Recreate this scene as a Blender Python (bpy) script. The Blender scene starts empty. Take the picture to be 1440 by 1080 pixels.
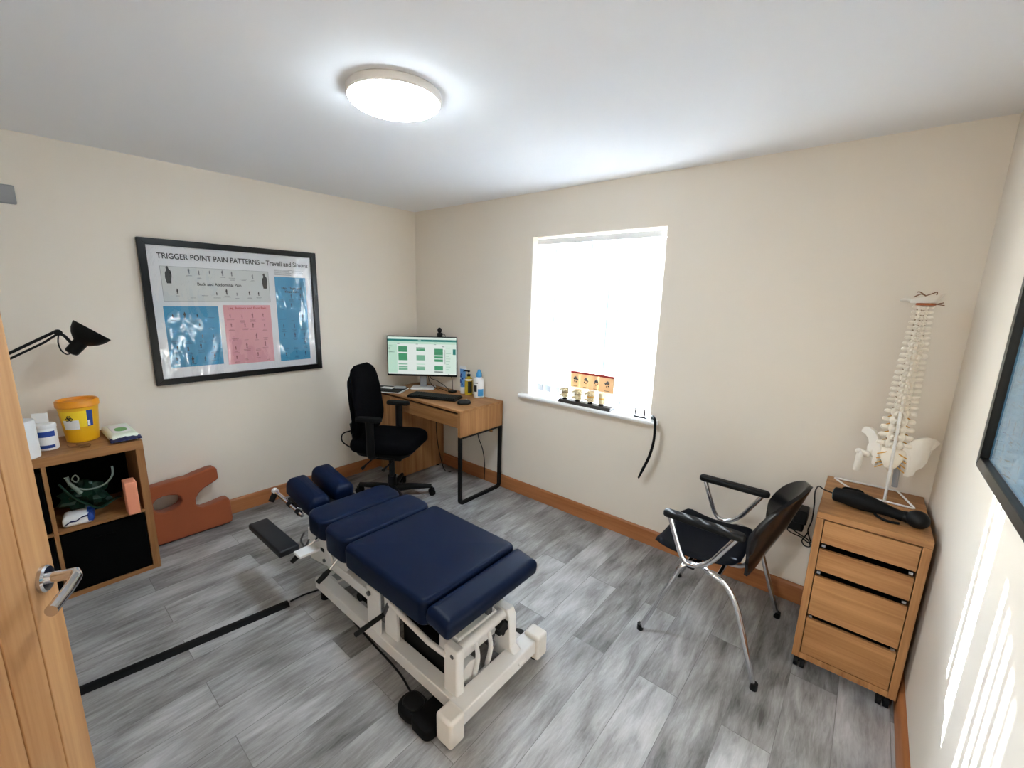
import bpy, bmesh, math, random
from mathutils import Vector, Matrix, Euler
random.seed(7)
SC = bpy.context.scene
COL = SC.collection
PI = math.pi

# ---------------------------------------------------------------- measures
W, H = 3.652, 2.307            # room width (x), height (z); back wall y = 0, camera at negative y
YF = -2.94                     # front wall (behind the camera)
HS = 0.1055                    # skirting height
TH = 0.25                      # wall thickness

# ---------------------------------------------------------------- mesh helper
class MB:
    def __init__(s): s.v, s.f, s.m = [], [], []
    def add(s, vs, fs, mi=0, M=None):
        b = len(s.v)
        s.v += [(M @ Vector(p)) if M is not None else Vector(p) for p in vs]
        s.f += [tuple(b + i for i in f) for f in fs]
        s.m += [mi] * len(fs)
        return s
    def box(s, a, b, mi=0, M=None):
        x0, y0, z0 = a; x1, y1, z1 = b
        v = [(x0,y0,z0),(x1,y0,z0),(x1,y1,z0),(x0,y1,z0),(x0,y0,z1),(x1,y0,z1),(x1,y1,z1),(x0,y1,z1)]
        f = [(0,3,2,1),(4,5,6,7),(0,1,5,4),(1,2,6,5),(2,3,7,6),(3,0,4,7)]
        return s.add(v, f, mi, M)
    def cbox(s, c, d, mi=0, M=None):
        return s.box([c[i]-d[i]/2 for i in range(3)], [c[i]+d[i]/2 for i in range(3)], mi, M)
    def tube(s, pts, r, n=12, closed=False, mi=0, flat=None, M=None):
        P = [Vector(p) for p in pts]; k = len(P)
        rr = r if isinstance(r, (list, tuple)) else [r]*k
        T = []
        for i in range(k):
            a = P[(i-1) % k] if (closed or i > 0) else P[i]
            b = P[(i+1) % k] if (closed or i < k-1) else P[i]
            T.append((b-a).normalized())
        up = Vector((0,0,1)) if abs(T[0].z) < .9 else Vector((1,0,0))
        N = (up - T[0]*up.dot(T[0])).normalized()
        vs, fs = [], []
        for i in range(k):
            if i: N = (N - T[i]*N.dot(T[i])).normalized()
            B = T[i].cross(N)
            for j in range(n):
                a = 2*PI*j/n
                ca, sa = math.cos(a), math.sin(a)
                if flat: sa *= flat
                vs.append(P[i] + (N*ca + B*sa)*rr[i])
        for i in range(k if closed else k-1):
            i2 = (i+1) % k
            for j in range(n):
                j2 = (j+1) % n
                fs.append((i*n+j, i*n+j2, i2*n+j2, i2*n+j))
        if not closed:
            fs.append(tuple(range(n-1, -1, -1))); fs.append(tuple((k-1)*n+j for j in range(n)))
        return s.add(vs, fs, mi, M)
    def cyl(s, a, b, r0, r1=None, n=20, mi=0, M=None):
        return s.tube([a, b], [r0, r0 if r1 is None else r1], n, False, mi, None, M)
    def lathe(s, prof, c=(0,0,0), n=32, mi=0, M=None, sx=1, sy=1):
        vs, fs = [], []
        for r, z in prof:
            for j in range(n):
                a = 2*PI*j/n
                vs.append((c[0]+r*sx*math.cos(a), c[1]+r*sy*math.sin(a), c[2]+z))
        for i in range(len(prof)-1):
            for j in range(n):
                j2 = (j+1) % n
                fs.append((i*n+j, i*n+j2, (i+1)*n+j2, (i+1)*n+j))
        fs.append(tuple(range(n-1, -1, -1))); fs.append(tuple((len(prof)-1)*n+j for j in range(n)))
        return s.add(vs, fs, mi, M)
    def prism(s, poly, h0, h1, M=None, mi=0):
        n = len(poly)
        vs = [(a, b, h0) for a, b in poly] + [(a, b, h1) for a, b in poly]
        fs = [tuple(range(n-1, -1, -1)), tuple(range(n, 2*n))]
        fs += [(i, (i+1) % n, n+(i+1) % n, n+i) for i in range(n)]
        return s.add(vs, fs, mi, M)
    def grid(s, rows, mi=0, M=None, closed=False):
        nr, nc = len(rows), len(rows[0])
        vs = [p for r in rows for p in r]; fs = []
        for i in range(nr-1):
            for j in range(nc if closed else nc-1):
                j2 = (j+1) % nc
                fs.append((i*nc+j, i*nc+j2, (i+1)*nc+j2, (i+1)*nc+j))
        return s.add(vs, fs, mi, M)
    def slab(s, x0, x1, y0, y1, z0, z1, rc, re, mi=0, M=None, dome=0.0, rb=None, n=6, ke=5):
        """upholstered slab: rounded plan corners rc, rounded top edge re, small bottom edge rb"""
        rb = min(re, (z1-z0)*.3) if rb is None else rb
        rings = []
        for i in range(ke+1):
            a = PI/2*i/ke; rings.append((rb*(1-math.sin(a)), z0 + rb*(1-math.cos(a))))
        for i in range(ke+1):
            a = PI/2*i/ke; rings.append((re*(1-math.cos(a)), z1 - re + re*math.sin(a)))
        def ring(ins, z, sc=1):
            X0, X1, Y0, Y1 = x0+ins, x1-ins, y0+ins, y1-ins
            r = max(rc-ins, .002)
            r = min(r, (X1-X0)/2-.0005, (Y1-Y0)/2-.0005)
            out = []
            for cx, cy, a0 in ((X1-r, Y1-r, 0), (X0+r, Y1-r, PI/2), (X0+r, Y0+r, PI), (X1-r, Y0+r, 1.5*PI)):
                for k in range(n+1):
                    a = a0 + PI/2*k/n
                    out.append((cx+r*math.cos(a), cy+r*math.sin(a), z))
            if sc != 1:
                mx, my = (x0+x1)/2, (y0+y1)/2
                out = [(mx+(p[0]-mx)*sc, my+(p[1]-my)*sc, p[2]) for p in out]
            return out
        R = [ring(i, z) for i, z in rings]
        for sc in (.7, .35):
            R.append(ring(re, z1 + dome*(1-sc*sc), sc))
        nc = len(R[0]); b = [p for r in R for p in r]; fs = []
        for i in range(len(R)-1):
            for j in range(nc):
                j2 = (j+1) % nc
                fs.append((i*nc+j, i*nc+j2, (i+1)*nc+j2, (i+1)*nc+j))
        fs.append(tuple(range(nc-1, -1, -1))); fs.append(tuple((len(R)-1)*nc+j for j in range(nc)))
        return s.add(b, fs, mi, M)
    def ball(s, c, r, n=16, m=10, mi=0, M=None):
        rx, ry, rz = r if isinstance(r, (tuple, list)) else (r, r, r)
        prof = [(max(math.sin(PI*i/m), .001), -math.cos(PI*i/m)) for i in range(m+1)]
        vs, fs = [], []
        for q, z in prof:
            for j in range(n):
                a = 2*PI*j/n
                vs.append((c[0]+rx*q*math.cos(a), c[1]+ry*q*math.sin(a), c[2]+rz*z))
        for i in range(m):
            for j in range(n):
                j2 = (j+1) % n
                fs.append((i*n+j, i*n+j2, (i+1)*n+j2, (i+1)*n+j))
        return s.add(vs, fs, mi, M)
    def build(s, name, mat, parent=None, bevel=0, seg=2, sub=0, angle=38, solid=0):
        Mi = world_of(parent).inverted() if parent is not None else None
        me = bpy.data.meshes.new(name)
        me.from_pydata([tuple(Mi @ p) if Mi else tuple(p) for p in s.v], [], s.f)
        mats = mat if isinstance(mat, (list, tuple)) else [mat]
        for m in mats: me.materials.append(m)
        for p, mi in zip(me.polygons, s.m): p.material_index = mi; p.use_smooth = True
        bm = bmesh.new(); bm.from_mesh(me)
        bmesh.ops.recalc_face_normals(bm, faces=bm.faces)
        bm.to_mesh(me); bm.free()
        try: me.set_sharp_from_angle(angle=math.radians(angle))
        except Exception: pass
        o = bpy.data.objects.new(name, me); COL.objects.link(o)
        if parent is not None: o.parent = parent
        if solid:
            md = o.modifiers.new('solid', 'SOLIDIFY'); md.thickness = solid; md.offset = 0
        if bevel:
            md = o.modifiers.new('bevel', 'BEVEL'); md.width = bevel; md.segments = seg
            md.limit_method = 'ANGLE'; md.angle_limit = math.radians(40); md.harden_normals = False
        if sub:
            md = o.modifiers.new('sub', 'SUBSURF'); md.levels = sub; md.render_levels = sub
        return o

def world_of(o):
    if o is None: return Matrix.Identity(4)
    return world_of(o.parent) @ o.matrix_basis
def tag(o, label, cat, group=None):
    o['label'] = label; o['category'] = cat
    if group: o['group'] = group
    return o
def thing(name, label, cat, loc=(0,0,0), rz=0, group=None):
    o = bpy.data.objects.new(name, None); COL.objects.link(o)
    o.location = loc; o.rotation_euler = (0, 0, rz); o.empty_display_size = .05
    return tag(o, label, cat, group)
def struct(o): o['kind'] = 'structure'; return o
def frame(o, ex, ey, ez):
    """matrix with columns ex, ey, ez and origin o"""
    ex, ey, ez = Vector(ex), Vector(ey), Vector(ez)
    return Matrix(((ex.x,ey.x,ez.x,o[0]),(ex.y,ey.y,ez.y,o[1]),(ex.z,ey.z,ez.z,o[2]),(0,0,0,1)))
def smooth_path(pts, n=6, closed=False):
    P = [Vector(p) for p in pts]; out = []; k = len(P)
    for i in range(k if closed else k-1):
        if closed: a, b, c, d = P[(i-1) % k], P[i], P[(i+1) % k], P[(i+2) % k]
        else: a, b, c, d = P[max(i-1,0)], P[i], P[i+1], P[min(i+2,k-1)]
        for j in range(n):
            t = j/n
            out.append(.5*((2*b)+(c-a)*t+(2*a-5*b+4*c-d)*t*t+(3*b-a-3*c+d)*t**3))
    if not closed: out.append(P[-1])
    return out
def bend(pts, r, n=5):
    """polyline with corners rounded by radius r"""
    P = [Vector(p) for p in pts]; out = [P[0]]
    for i in range(1, len(P)-1):
        u = (P[i-1]-P[i]); v = (P[i+1]-P[i])
        d = min(r, u.length*.49, v.length*.49)
        a, b = P[i]+u.normalized()*d, P[i]+v.normalized()*d
        for k in range(n+1):
            t = k/n
            out.append((1-t)**2*a + 2*t*(1-t)*P[i] + t*t*b)
    out.append(P[-1]); return out

# ---------------------------------------------------------------- materials
def srgb(c):
    return tuple(((x/255)/12.92 if x/255 <= .04045 else ((x/255+.055)/1.055)**2.4) for x in c)
def mat(name, rgb, rough=.5, metal=0, spec=.5, bump=0, bscale=200, var=0, vscale=8, emit=0, ecol=None, trans=0, coat=0, sheen=0):
    m = bpy.data.materials.new(name); m.use_nodes = True
    nt = m.node_tree; b = nt.nodes['Principled BSDF']
    c = srgb(rgb)
    b.inputs['Base Color'].default_value = (*c, 1)
    b.inputs['Roughness'].default_value = rough; b.inputs['Metallic'].default_value = metal
    b.inputs['Specular IOR Level'].default_value = spec
    b.inputs['Coat Weight'].default_value = coat
    b.inputs['Sheen Weight'].default_value = sheen
    if trans: b.inputs['Transmission Weight'].default_value = trans
    if emit:
        b.inputs['Emission Color'].default_value = (*(srgb(ecol) if ecol else c), 1)
        b.inputs['Emission Strength'].default_value = emit
    if bump or var:
        tc = nt.nodes.new('ShaderNodeTexCoord')
    if bump:
        nz = nt.nodes.new('ShaderNodeTexNoise'); nz.inputs['Scale'].default_value = bscale; nz.inputs['Detail'].default_value = 3
        bp = nt.nodes.new('ShaderNodeBump'); bp.inputs['Strength'].default_value = bump; bp.inputs['Distance'].default_value = .002
        nt.links.new(tc.outputs['Object'], nz.inputs['Vector']); nt.links.new(nz.outputs['Fac'], bp.inputs['Height'])
        nt.links.new(bp.outputs['Normal'], b.inputs['Normal'])
    if var:
        nz = nt.nodes.new('ShaderNodeTexNoise'); nz.inputs['Scale'].default_value = vscale; nz.inputs['Detail'].default_value = 4
        mx = nt.nodes.new('ShaderNodeMix'); mx.data_type = 'RGBA'
        mx.inputs[6].default_value = (*[x*(1-var) for x in c], 1); mx.inputs[7].default_value = (*[min(1, x*(1+var)) for x in c], 1)
        nt.links.new(tc.outputs['Object'], nz.inputs['Vector']); nt.links.new(nz.outputs['Fac'], mx.inputs[0])
        nt.links.new(mx.outputs[2], b.inputs['Base Color'])
    return m
def wood(name, dark, light, axis='Z', scale=1.0, rough=.5, amount=1.0):
    m = bpy.data.materials.new(name); m.use_nodes = True
    nt = m.node_tree; b = nt.nodes['Principled BSDF']; L = nt.links.new
    tc = nt.nodes.new('ShaderNodeTexCoord'); mp = nt.nodes.new('ShaderNodeMapping')
    k = {'X':(1.2,28,28), 'Y':(28,1.2,28), 'Z':(28,28,1.2)}[axis]
    mp.inputs['Scale'].default_value = [x*scale for x in k]
    n1 = nt.nodes.new('ShaderNodeTexNoise'); n1.inputs['Scale'].default_value = 1; n1.inputs['Detail'].default_value = 6; n1.inputs['Distortion'].default_value = .6
    mp2 = nt.nodes.new('ShaderNodeMapping'); mp2.inputs['Scale'].default_value = [x*scale*5 for x in k]
    n2 = nt.nodes.new('ShaderNodeTexNoise'); n2.inputs['Scale'].default_value = 1; n2.inputs['Detail'].default_value = 2
    mp3 = nt.nodes.new('ShaderNodeMapping'); mp3.inputs['Scale'].default_value = [x*scale*.22 for x in k]
    n3 = nt.nodes.new('ShaderNodeTexNoise'); n3.inputs['Scale'].default_value = 1; n3.inputs['Detail'].default_value = 2
    for q in (mp, mp2, mp3): L(tc.outputs['Object'], q.inputs['Vector'])
    L(mp.outputs['Vector'], n1.inputs['Vector']); L(mp2.outputs['Vector'], n2.inputs['Vector']); L(mp3.outputs['Vector'], n3.inputs['Vector'])
    a1 = nt.nodes.new('ShaderNodeMath'); a1.operation = 'MULTIPLY_ADD'; a1.inputs[1].default_value = .5
    a2 = nt.nodes.new('ShaderNodeMath'); a2.operation = 'MULTIPLY_ADD'; a2.inputs[1].default_value = .25
    a3 = nt.nodes.new('ShaderNodeMath'); a3.operation = 'MULTIPLY'; a3.inputs[1].default_value = .25
    L(n3.outputs['Fac'], a3.inputs[0]); L(n2.outputs['Fac'], a2.inputs[0]); L(a3.outputs[0], a2.inputs[2])
    L(n1.outputs['Fac'], a1.inputs[0]); L(a2.outputs[0], a1.inputs[2])
    cr = nt.nodes.new('ShaderNodeValToRGB')
    cr.color_ramp.elements[0].position = .5-.16*amount; cr.color_ramp.elements[1].position = .5+.16*amount
    cr.color_ramp.elements[0].color = (*srgb(dark), 1); cr.color_ramp.elements[1].color = (*srgb(light), 1)
    L(a1.outputs[0], cr.inputs['Fac']); L(cr.outputs['Color'], b.inputs['Base Color'])
    b.inputs['Roughness'].default_value = rough; b.inputs['Specular IOR Level'].default_value = .35
    bp = nt.nodes.new('ShaderNodeBump'); bp.inputs['Strength'].default_value = .12; bp.inputs['Distance'].default_value = .001
    L(n2.outputs['Fac'], bp.inputs['Height']); L(bp.outputs['Normal'], b.inputs['Normal'])
    return m
def floor_mat():
    m = bpy.data.materials.new('grey_oak_planks'); m.use_nodes = True
    nt = m.node_tree; b = nt.nodes['Principled BSDF']; L = nt.links.new; N = nt.nodes.new
    tc = N('ShaderNodeTexCoord'); mp = N('ShaderNodeMapping'); mp.inputs['Rotation'].default_value = (0, 0, PI/2)
    mp.inputs['Location'].default_value = (.21, .03, 0)
    L(tc.outputs['Object'], mp.inputs['Vector'])
    br = N('ShaderNodeTexBrick'); br.offset = .37; br.offset_frequency = 2; br.squash = 1
    br.inputs['Scale'].default_value = 1; br.inputs['Brick Width'].default_value = 1.22; br.inputs['Row Height'].default_value = .166
    br.inputs['Mortar Size'].default_value = .0013; br.inputs['Mortar Smooth'].default_value = .2; br.inputs['Bias'].default_value = 0
    br.inputs['Color1'].default_value = (0, 0, 0, 1); br.inputs['Color2'].default_value = (1, 1, 1, 1); br.inputs['Mortar'].default_value = (.5, .5, .5, 1)
    L(mp.outputs['Vector'], br.inputs['Vector'])
    # per-plank random offset of the grain
    mul = N('ShaderNodeVectorMath'); mul.operation = 'SCALE'; mul.inputs['Scale'].default_value = 37.0
    L(br.outputs['Color'], mul.inputs[0])
    add = N('ShaderNodeVectorMath'); add.operation = 'ADD'
    L(tc.outputs['Object'], add.inputs[0]); L(mul.outputs['Vector'], add.inputs[1])
    def nz(sx, sy, det, dist):
        q = N('ShaderNodeMapping'); q.inputs['Scale'].default_value = (sx, sy, 1); L(add.outputs['Vector'], q.inputs['Vector'])
        n = N('ShaderNodeTexNoise'); n.inputs['Scale'].default_value = 1; n.inputs['Detail'].default_value = det; n.inputs['Distortion'].default_value = dist
        n.inputs['Roughness'].default_value = .62
        L(q.outputs['Vector'], n.inputs['Vector']); return n
    g1 = nz(13, 2.0, 9, 1.8); g2 = nz(90, 12.0, 5, .8); g3 = nz(5, .8, 3, 1.5)
    # cathedral rings
    qw = N('ShaderNodeMapping'); qw.inputs['Scale'].default_value = (7, .9, 1); L(add.outputs['Vector'], qw.inputs['Vector'])
    wv = N('ShaderNodeTexWave'); wv.wave_type = 'RINGS'; wv.inputs['Scale'].default_value = 1.6; wv.inputs['Distortion'].default_value = 6
    wv.inputs['Detail'].default_value = 3; wv.inputs['Detail Scale'].default_value = .7
    L(qw.outputs['Vector'], wv.inputs['Vector'])
    def madd(a, k, c):
        q = N('ShaderNodeMath'); q.operation = 'MULTIPLY_ADD'; q.inputs[1].default_value = k
        L(a, q.inputs[0])
        if isinstance(c, float): q.inputs[2].default_value = c
        else: L(c, q.inputs[2])
        return q.outputs[0]
    sep = N('ShaderNodeSeparateColor'); L(br.outputs['Color'], sep.inputs['Color'])
    s = madd(g1.outputs['Fac'], .42, -.02); s = madd(g2.outputs['Fac'], .26, s); s = madd(g3.outputs['Fac'], .30, s)
    s = madd(wv.outputs['Fac'], .08, s); s = madd(sep.outputs['Red'], .15, s)
    cr = N('ShaderNodeValToRGB'); e = cr.color_ramp.elements
    e[0].position = .36; e[0].color = (*srgb((80, 77, 75)), 1)
    e[1].position = .74; e[1].color = (*srgb((186, 185, 186)), 1)
    k = cr.color_ramp.elements.new(.54); k.color = (*srgb((140, 138, 137)), 1)
    L(s, cr.inputs['Fac'])
    mx = N('ShaderNodeMix'); mx.data_type = 'RGBA'; mx.inputs[7].default_value = (*srgb((70, 67, 64)), 1)
    fm = N('ShaderNodeMath'); fm.operation = 'MULTIPLY'; fm.inputs[1].default_value = .55; L(br.outputs['Fac'], fm.inputs[0])
    L(fm.outputs[0], mx.inputs[0]); L(cr.outputs['Color'], mx.inputs[6]); L(mx.outputs[2], b.inputs['Base Color'])
    b.inputs['Roughness'].default_value = .42; b.inputs['Specular IOR Level'].default_value = .4
    bp = N('ShaderNodeBump'); bp.inputs['Strength'].default_value = .15; bp.inputs['Distance'].default_value = .001
    L(s, bp.inputs['Height']); L(bp.outputs['Normal'], b.inputs['Normal'])
    return m
def clear(name, tint=(1,1,1), rough=.0, bump=0, bscale=6, refl=1.0):
    """thin clear sheet: transparent with a Fresnel reflection"""
    m = bpy.data.materials.new(name); m.use_nodes = True
    nt = m.node_tree; L = nt.links.new; N = nt.nodes.new
    nt.nodes.remove(nt.nodes['Principled BSDF']); out = nt.nodes['Material Output']
    t = N('ShaderNodeBsdfTransparent'); t.inputs['Color'].default_value = (*tint, 1)
    g = N('ShaderNodeBsdfGlossy'); g.inputs['Roughness'].default_value = rough
    lw = N('ShaderNodeLayerWeight'); lw.inputs['Blend'].default_value = .5
    pw = N('ShaderNodeMath'); pw.operation = 'POWER'; pw.inputs[1].default_value = 5; L(lw.outputs['Facing'], pw.inputs[0])
    fr = N('ShaderNodeMath'); fr.operation = 'MULTIPLY_ADD'; fr.inputs[1].default_value = .95; fr.inputs[2].default_value = .045; L(pw.outputs[0], fr.inputs[0])
    sc = N('ShaderNodeMath'); sc.operation = 'MULTIPLY'; sc.inputs[1].default_value = refl; sc.use_clamp = True; L(fr.outputs[0], sc.inputs[0])
    mx = N('ShaderNodeMixShader'); L(sc.outputs[0], mx.inputs['Fac']); L(t.outputs[0], mx.inputs[1]); L(g.outputs[0], mx.inputs[2])
    L(mx.outputs[0], out.inputs['Surface'])
    if bump:
        tc = N('ShaderNodeTexCoord'); nz = N('ShaderNodeTexNoise'); nz.inputs['Scale'].default_value = bscale; nz.inputs['Detail'].default_value = 2
        nz.inputs['Distortion'].default_value = .8
        mp = N('ShaderNodeMapping'); mp.inputs['Scale'].default_value = (1, 1.6, .55); mp.inputs['Rotation'].default_value = (.5, 0, 0)
        bp = N('ShaderNodeBump'); bp.inputs['Strength'].default_value = bump; bp.inputs['Distance'].default_value = .012
        L(tc.outputs['Object'], mp.inputs['Vector']); L(mp.outputs['Vector'], nz.inputs['Vector']); L(nz.outputs['Fac'], bp.inputs['Height'])
        L(bp.outputs['Normal'], g.inputs['Normal'])
    return m
def blind_mat():
    m = bpy.data.materials.new('white_blind_fabric'); m.use_nodes = True
    nt = m.node_tree; L = nt.links.new; N = nt.nodes.new
    nt.nodes.remove(nt.nodes['Principled BSDF']); out = nt.nodes['Material Output']
    d = N('ShaderNodeBsdfDiffuse'); d.inputs['Color'].default_value = (.80, .81, .82, 1)
    t = N('ShaderNodeBsdfTranslucent'); t.inputs['Color'].default_value = (.60, .625, .66, 1)
    mx = N('ShaderNodeMixShader'); mx.inputs['Fac'].default_value = .5
    L(d.outputs[0], mx.inputs[1]); L(t.outputs[0], mx.inputs[2]); L(mx.outputs[0], out.inputs['Surface'])
    return m

M = {}
M['wall'] = mat('cream_wall_paint', (232, 223, 210), .85, spec=.15, bump=.08, bscale=350)
M['ceil'] = mat('white_ceiling_paint', (234, 234, 236), .9, spec=.1, bump=.05, bscale=300)
M['floor'] = floor_mat()
M['skirt'] = wood('stained_skirting_wood', (146, 90, 50), (184, 122, 76), 'X', .6, .42)
M['skirtY'] = wood('stained_skirting_wood_side', (146, 90, 50), (184, 122, 76), 'Y', .6, .42)
M['oakX'] = wood('oak_veneer_x', (132, 86, 46), (182, 134, 86), 'X', .9)
M['oakY'] = wood('oak_veneer_y', (132, 86, 46), (182, 134, 86), 'Y', .9)
M['oakZ'] = wood('oak_veneer_z', (132, 86, 46), (182, 134, 86), 'Z', .9)
M['shelfX'] = wood('shelf_oak_x', (136, 92, 52), (176, 128, 80), 'X', .9)
M['shelfY'] = wood('shelf_oak_y', (136, 92, 52), (176, 128, 80), 'Y', .9)
M['shelfZ'] = wood('shelf_oak_z', (136, 92, 52), (176, 128, 80), 'Z', .9)
M['door'] = wood('door_oak', (166, 116, 70), (200, 154, 106), 'Z', .8, .5)
M['groove'] = mat('door_groove', (84, 48, 22), .7)
M['white'] = mat('white_upvc', (240, 240, 240), .35)
M['sill'] = mat('white_sill_gloss', (242, 242, 242), .3)
M['glass'] = clear('window_glass', (.97, .98, .98))
M['blind'] = blind_mat()
M['headrail'] = mat('white_headrail', (236, 238, 240), .4)
M['weight'] = mat('blind_weight_plastic', (205, 208, 212), .5)
M['black'] = mat('black_plastic', (7, 7, 8), .5, spec=.25)
M['blackmetal'] = mat('black_powder_coat', (7, 7, 7), .55, spec=.25)
M['blackgloss'] = mat('black_gloss_frame', (5, 5, 6), .3, spec=.3)
M['fabric'] = mat('black_office_fabric', (7, 7, 10), .95, spec=.06, bump=.5, bscale=900)
M['fabricbox'] = mat('black_box_fabric', (5, 5, 5), .95, spec=.1)
M['rubber'] = mat('black_rubber', (6, 6, 7), .7, spec=.2)
M['navy'] = mat('navy_vinyl', (4, 19, 46), .42, spec=.14, bump=.16, bscale=420, var=.12, vscale=5)
M['navyarm'] = mat('dark_navy_vinyl', (6, 9, 18), .5, bump=.1, bscale=420)
M['paint'] = mat('white_table_paint', (230, 229, 228), .35, spec=.45, var=.03, vscale=3)
M['capw'] = mat('white_cap_plastic', (228, 223, 216), .5)
M['chrome'] = mat('chrome', (215, 215, 218), .12, metal=1)
M['steel'] = mat('brushed_steel', (175, 175, 178), .32, metal=1)
M['darksteel'] = mat('grey_steel', (105, 105, 108), .4, metal=.9)
M['shell'] = mat('black_chair_shell', (5, 6, 11), .2, spec=.4)
M['shellseat'] = mat('black_chair_seat', (4, 6, 14), .6, spec=.08, bump=.1, bscale=500)
M['bone'] = mat('cream_bone_plastic', (240, 232, 218), .5, var=.05, vscale=30)
M['bonetan'] = mat('tan_bone_plastic', (206, 188, 150), .5)
M['bonew'] = mat('pale_bone_plastic', (236, 230, 220), .5)
M['discm'] = mat('disc_plastic', (158, 136, 106), .5)  # darkened: the shade of the gaps between vertebrae is put into this colour
M['red'] = mat('red_plastic', (186, 50, 30), .4)
M['nerve'] = mat('yellow_nerve_plastic', (214, 160, 66), .5)
M['orange'] = mat('orange_brown_plastic', (172, 92, 42), .5)
M['rodw'] = mat('white_rod', (232, 230, 226), .35)
M['greyp'] = mat('grey_plastic', (150, 152, 156), .45)
M['foam'] = mat('rust_brown_velour', (158, 86, 56), .9, spec=.1, bump=.4, bscale=500, sheen=.15, var=.08, vscale=7)
M['salmon'] = mat('salmon_cardboard', (236, 152, 118), .7)
M['yellow'] = mat('yellow_bin_plastic', (236, 178, 20), .4)
M['amber'] = mat('amber_lid_plastic', (232, 150, 22), .4)
M['yellowlab'] = mat('yellow_label', (248, 214, 40), .5)
M['paper'] = mat('white_paper', (236, 236, 236), .8, spec=.2)
M['whitep'] = mat('white_plastic', (238, 238, 238), .4)
M['blue'] = mat('blue_print', (28, 66, 150), .4)
M['navyprint'] = mat('navy_print', (20, 26, 78), .35)
M['lightblue'] = mat('light_blue_print', (96, 158, 220), .4)
M['skyblue'] = mat('bright_blue_print', (70, 160, 220), .4)
M['green'] = mat('leaf_green_print', (90, 160, 80), .4)
M['palegreen'] = mat('pale_green_film', (222, 230, 214), .4)
M['dgreen'] = mat('dark_green_film', (8, 48, 32), .5)
M['brown'] = mat('brown_cord', (126, 84, 50), .6)
M['tubing'] = mat('pale_tubing', (112, 124, 114), .35)
M['chartwhite'] = mat('chart_paper', (226, 226, 228), .6)
M['chartgrey'] = mat('chart_grey_panel', (206, 208, 206), .6)
M['chartblue'] = mat('chart_blue_panel', (64, 146, 186), .6)
M['chartpink'] = mat('chart_pink_panel', (222, 160, 166), .6)
M['ink'] = mat('chart_ink', (28, 28, 32), .6)
M['inkgrey'] = mat('chart_grey_ink', (110, 114, 118), .6)
M['inkblue'] = mat('chart_dark_blue_ink', (34, 78, 112), .6)
M['inkpink'] = mat('chart_rose_ink', (150, 88, 96), .6)
M['inkred'] = mat('chart_red_ink', (180, 60, 60), .6)
M['cover'] = clear('clear_poster_film', (1,1,1), .02, bump=.55, bscale=5, refl=1.7)
M['cover2'] = clear('clear_poster_glazing', (1,1,1), .02, bump=.10, bscale=4, refl=.9)
M['lampring'] = mat('lamp_ring_plastic', (232, 227, 221), .5)
M['diffuser'] = mat('lamp_diffuser', (255, 250, 240), .5, emit=10, ecol=(228, 244, 255))
def card(name, rgb):
    m = mat(name, rgb, .6); nt = m.node_tree; p = nt.nodes['Principled BSDF']; t = nt.nodes.new('ShaderNodeBsdfTranslucent')
    t.inputs['Color'].default_value = (*srgb(rgb), 1); x = nt.nodes.new('ShaderNodeMixShader'); x.inputs['Fac'].default_value = .35
    nt.links.new(p.outputs[0], x.inputs[1]); nt.links.new(t.outputs[0], x.inputs[2]); nt.links.new(x.outputs[0], nt.nodes['Material Output'].inputs['Surface'])
    return m
M['peach'] = card('peach_card', (246, 206, 160)); M['cardw'] = card('white_card', (240, 238, 232))
M['dred'] = mat('dark_red_print', (170, 44, 34), .6)
M['blackbase'] = mat('black_stand', (58, 54, 51), .4)
M['amberliq'] = mat('amber_liquid_label', (196, 168, 40), .4)
M['blacklab'] = mat('black_label', (24, 30, 22), .5)
M['teal'] = mat('teal_end_cap', (60, 96, 104), .4)
def screen(name, rgb, s=.14): return mat(name, (10, 10, 10), .3, emit=s, ecol=rgb)
M['scr'] = screen('screen_pale', (196, 214, 203)); M['scrw'] = screen('screen_white', (208, 216, 211))
M['scrteal'] = screen('screen_teal', (30, 110, 104)); M['scrmint'] = screen('screen_mint', (172, 204, 186))
M['scrg'] = screen('screen_green', (66, 138, 100)); M['scrg2'] = screen('screen_grey_green', (110, 160, 134)); M['scrd'] = screen('screen_dark', (60, 80, 76))

def text(name, s, size, M4, mat_, parent, align='LEFT', bold=0.0, xs=1.0):
    cu = bpy.data.curves.new(name, 'FONT'); cu.body = s; cu.size = size; cu.align_x = align; cu.offset = bold
    o = bpy.data.objects.new(name + '_tmp', cu); COL.objects.link(o)
    bpy.context.view_layer.update()
    me = bpy.data.meshes.new_from_object(o)
    COL.objects.unlink(o); bpy.data.objects.remove(o); bpy.data.curves.remove(cu)
    Mi = world_of(parent).inverted() @ M4 @ Matrix.Diagonal((xs, 1, 1, 1))
    me.transform(Mi); me.name = name; me.materials.clear(); me.materials.append(mat_)
    ob = bpy.data.objects.new(name, me); COL.objects.link(ob); ob.parent = parent
    return ob

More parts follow.
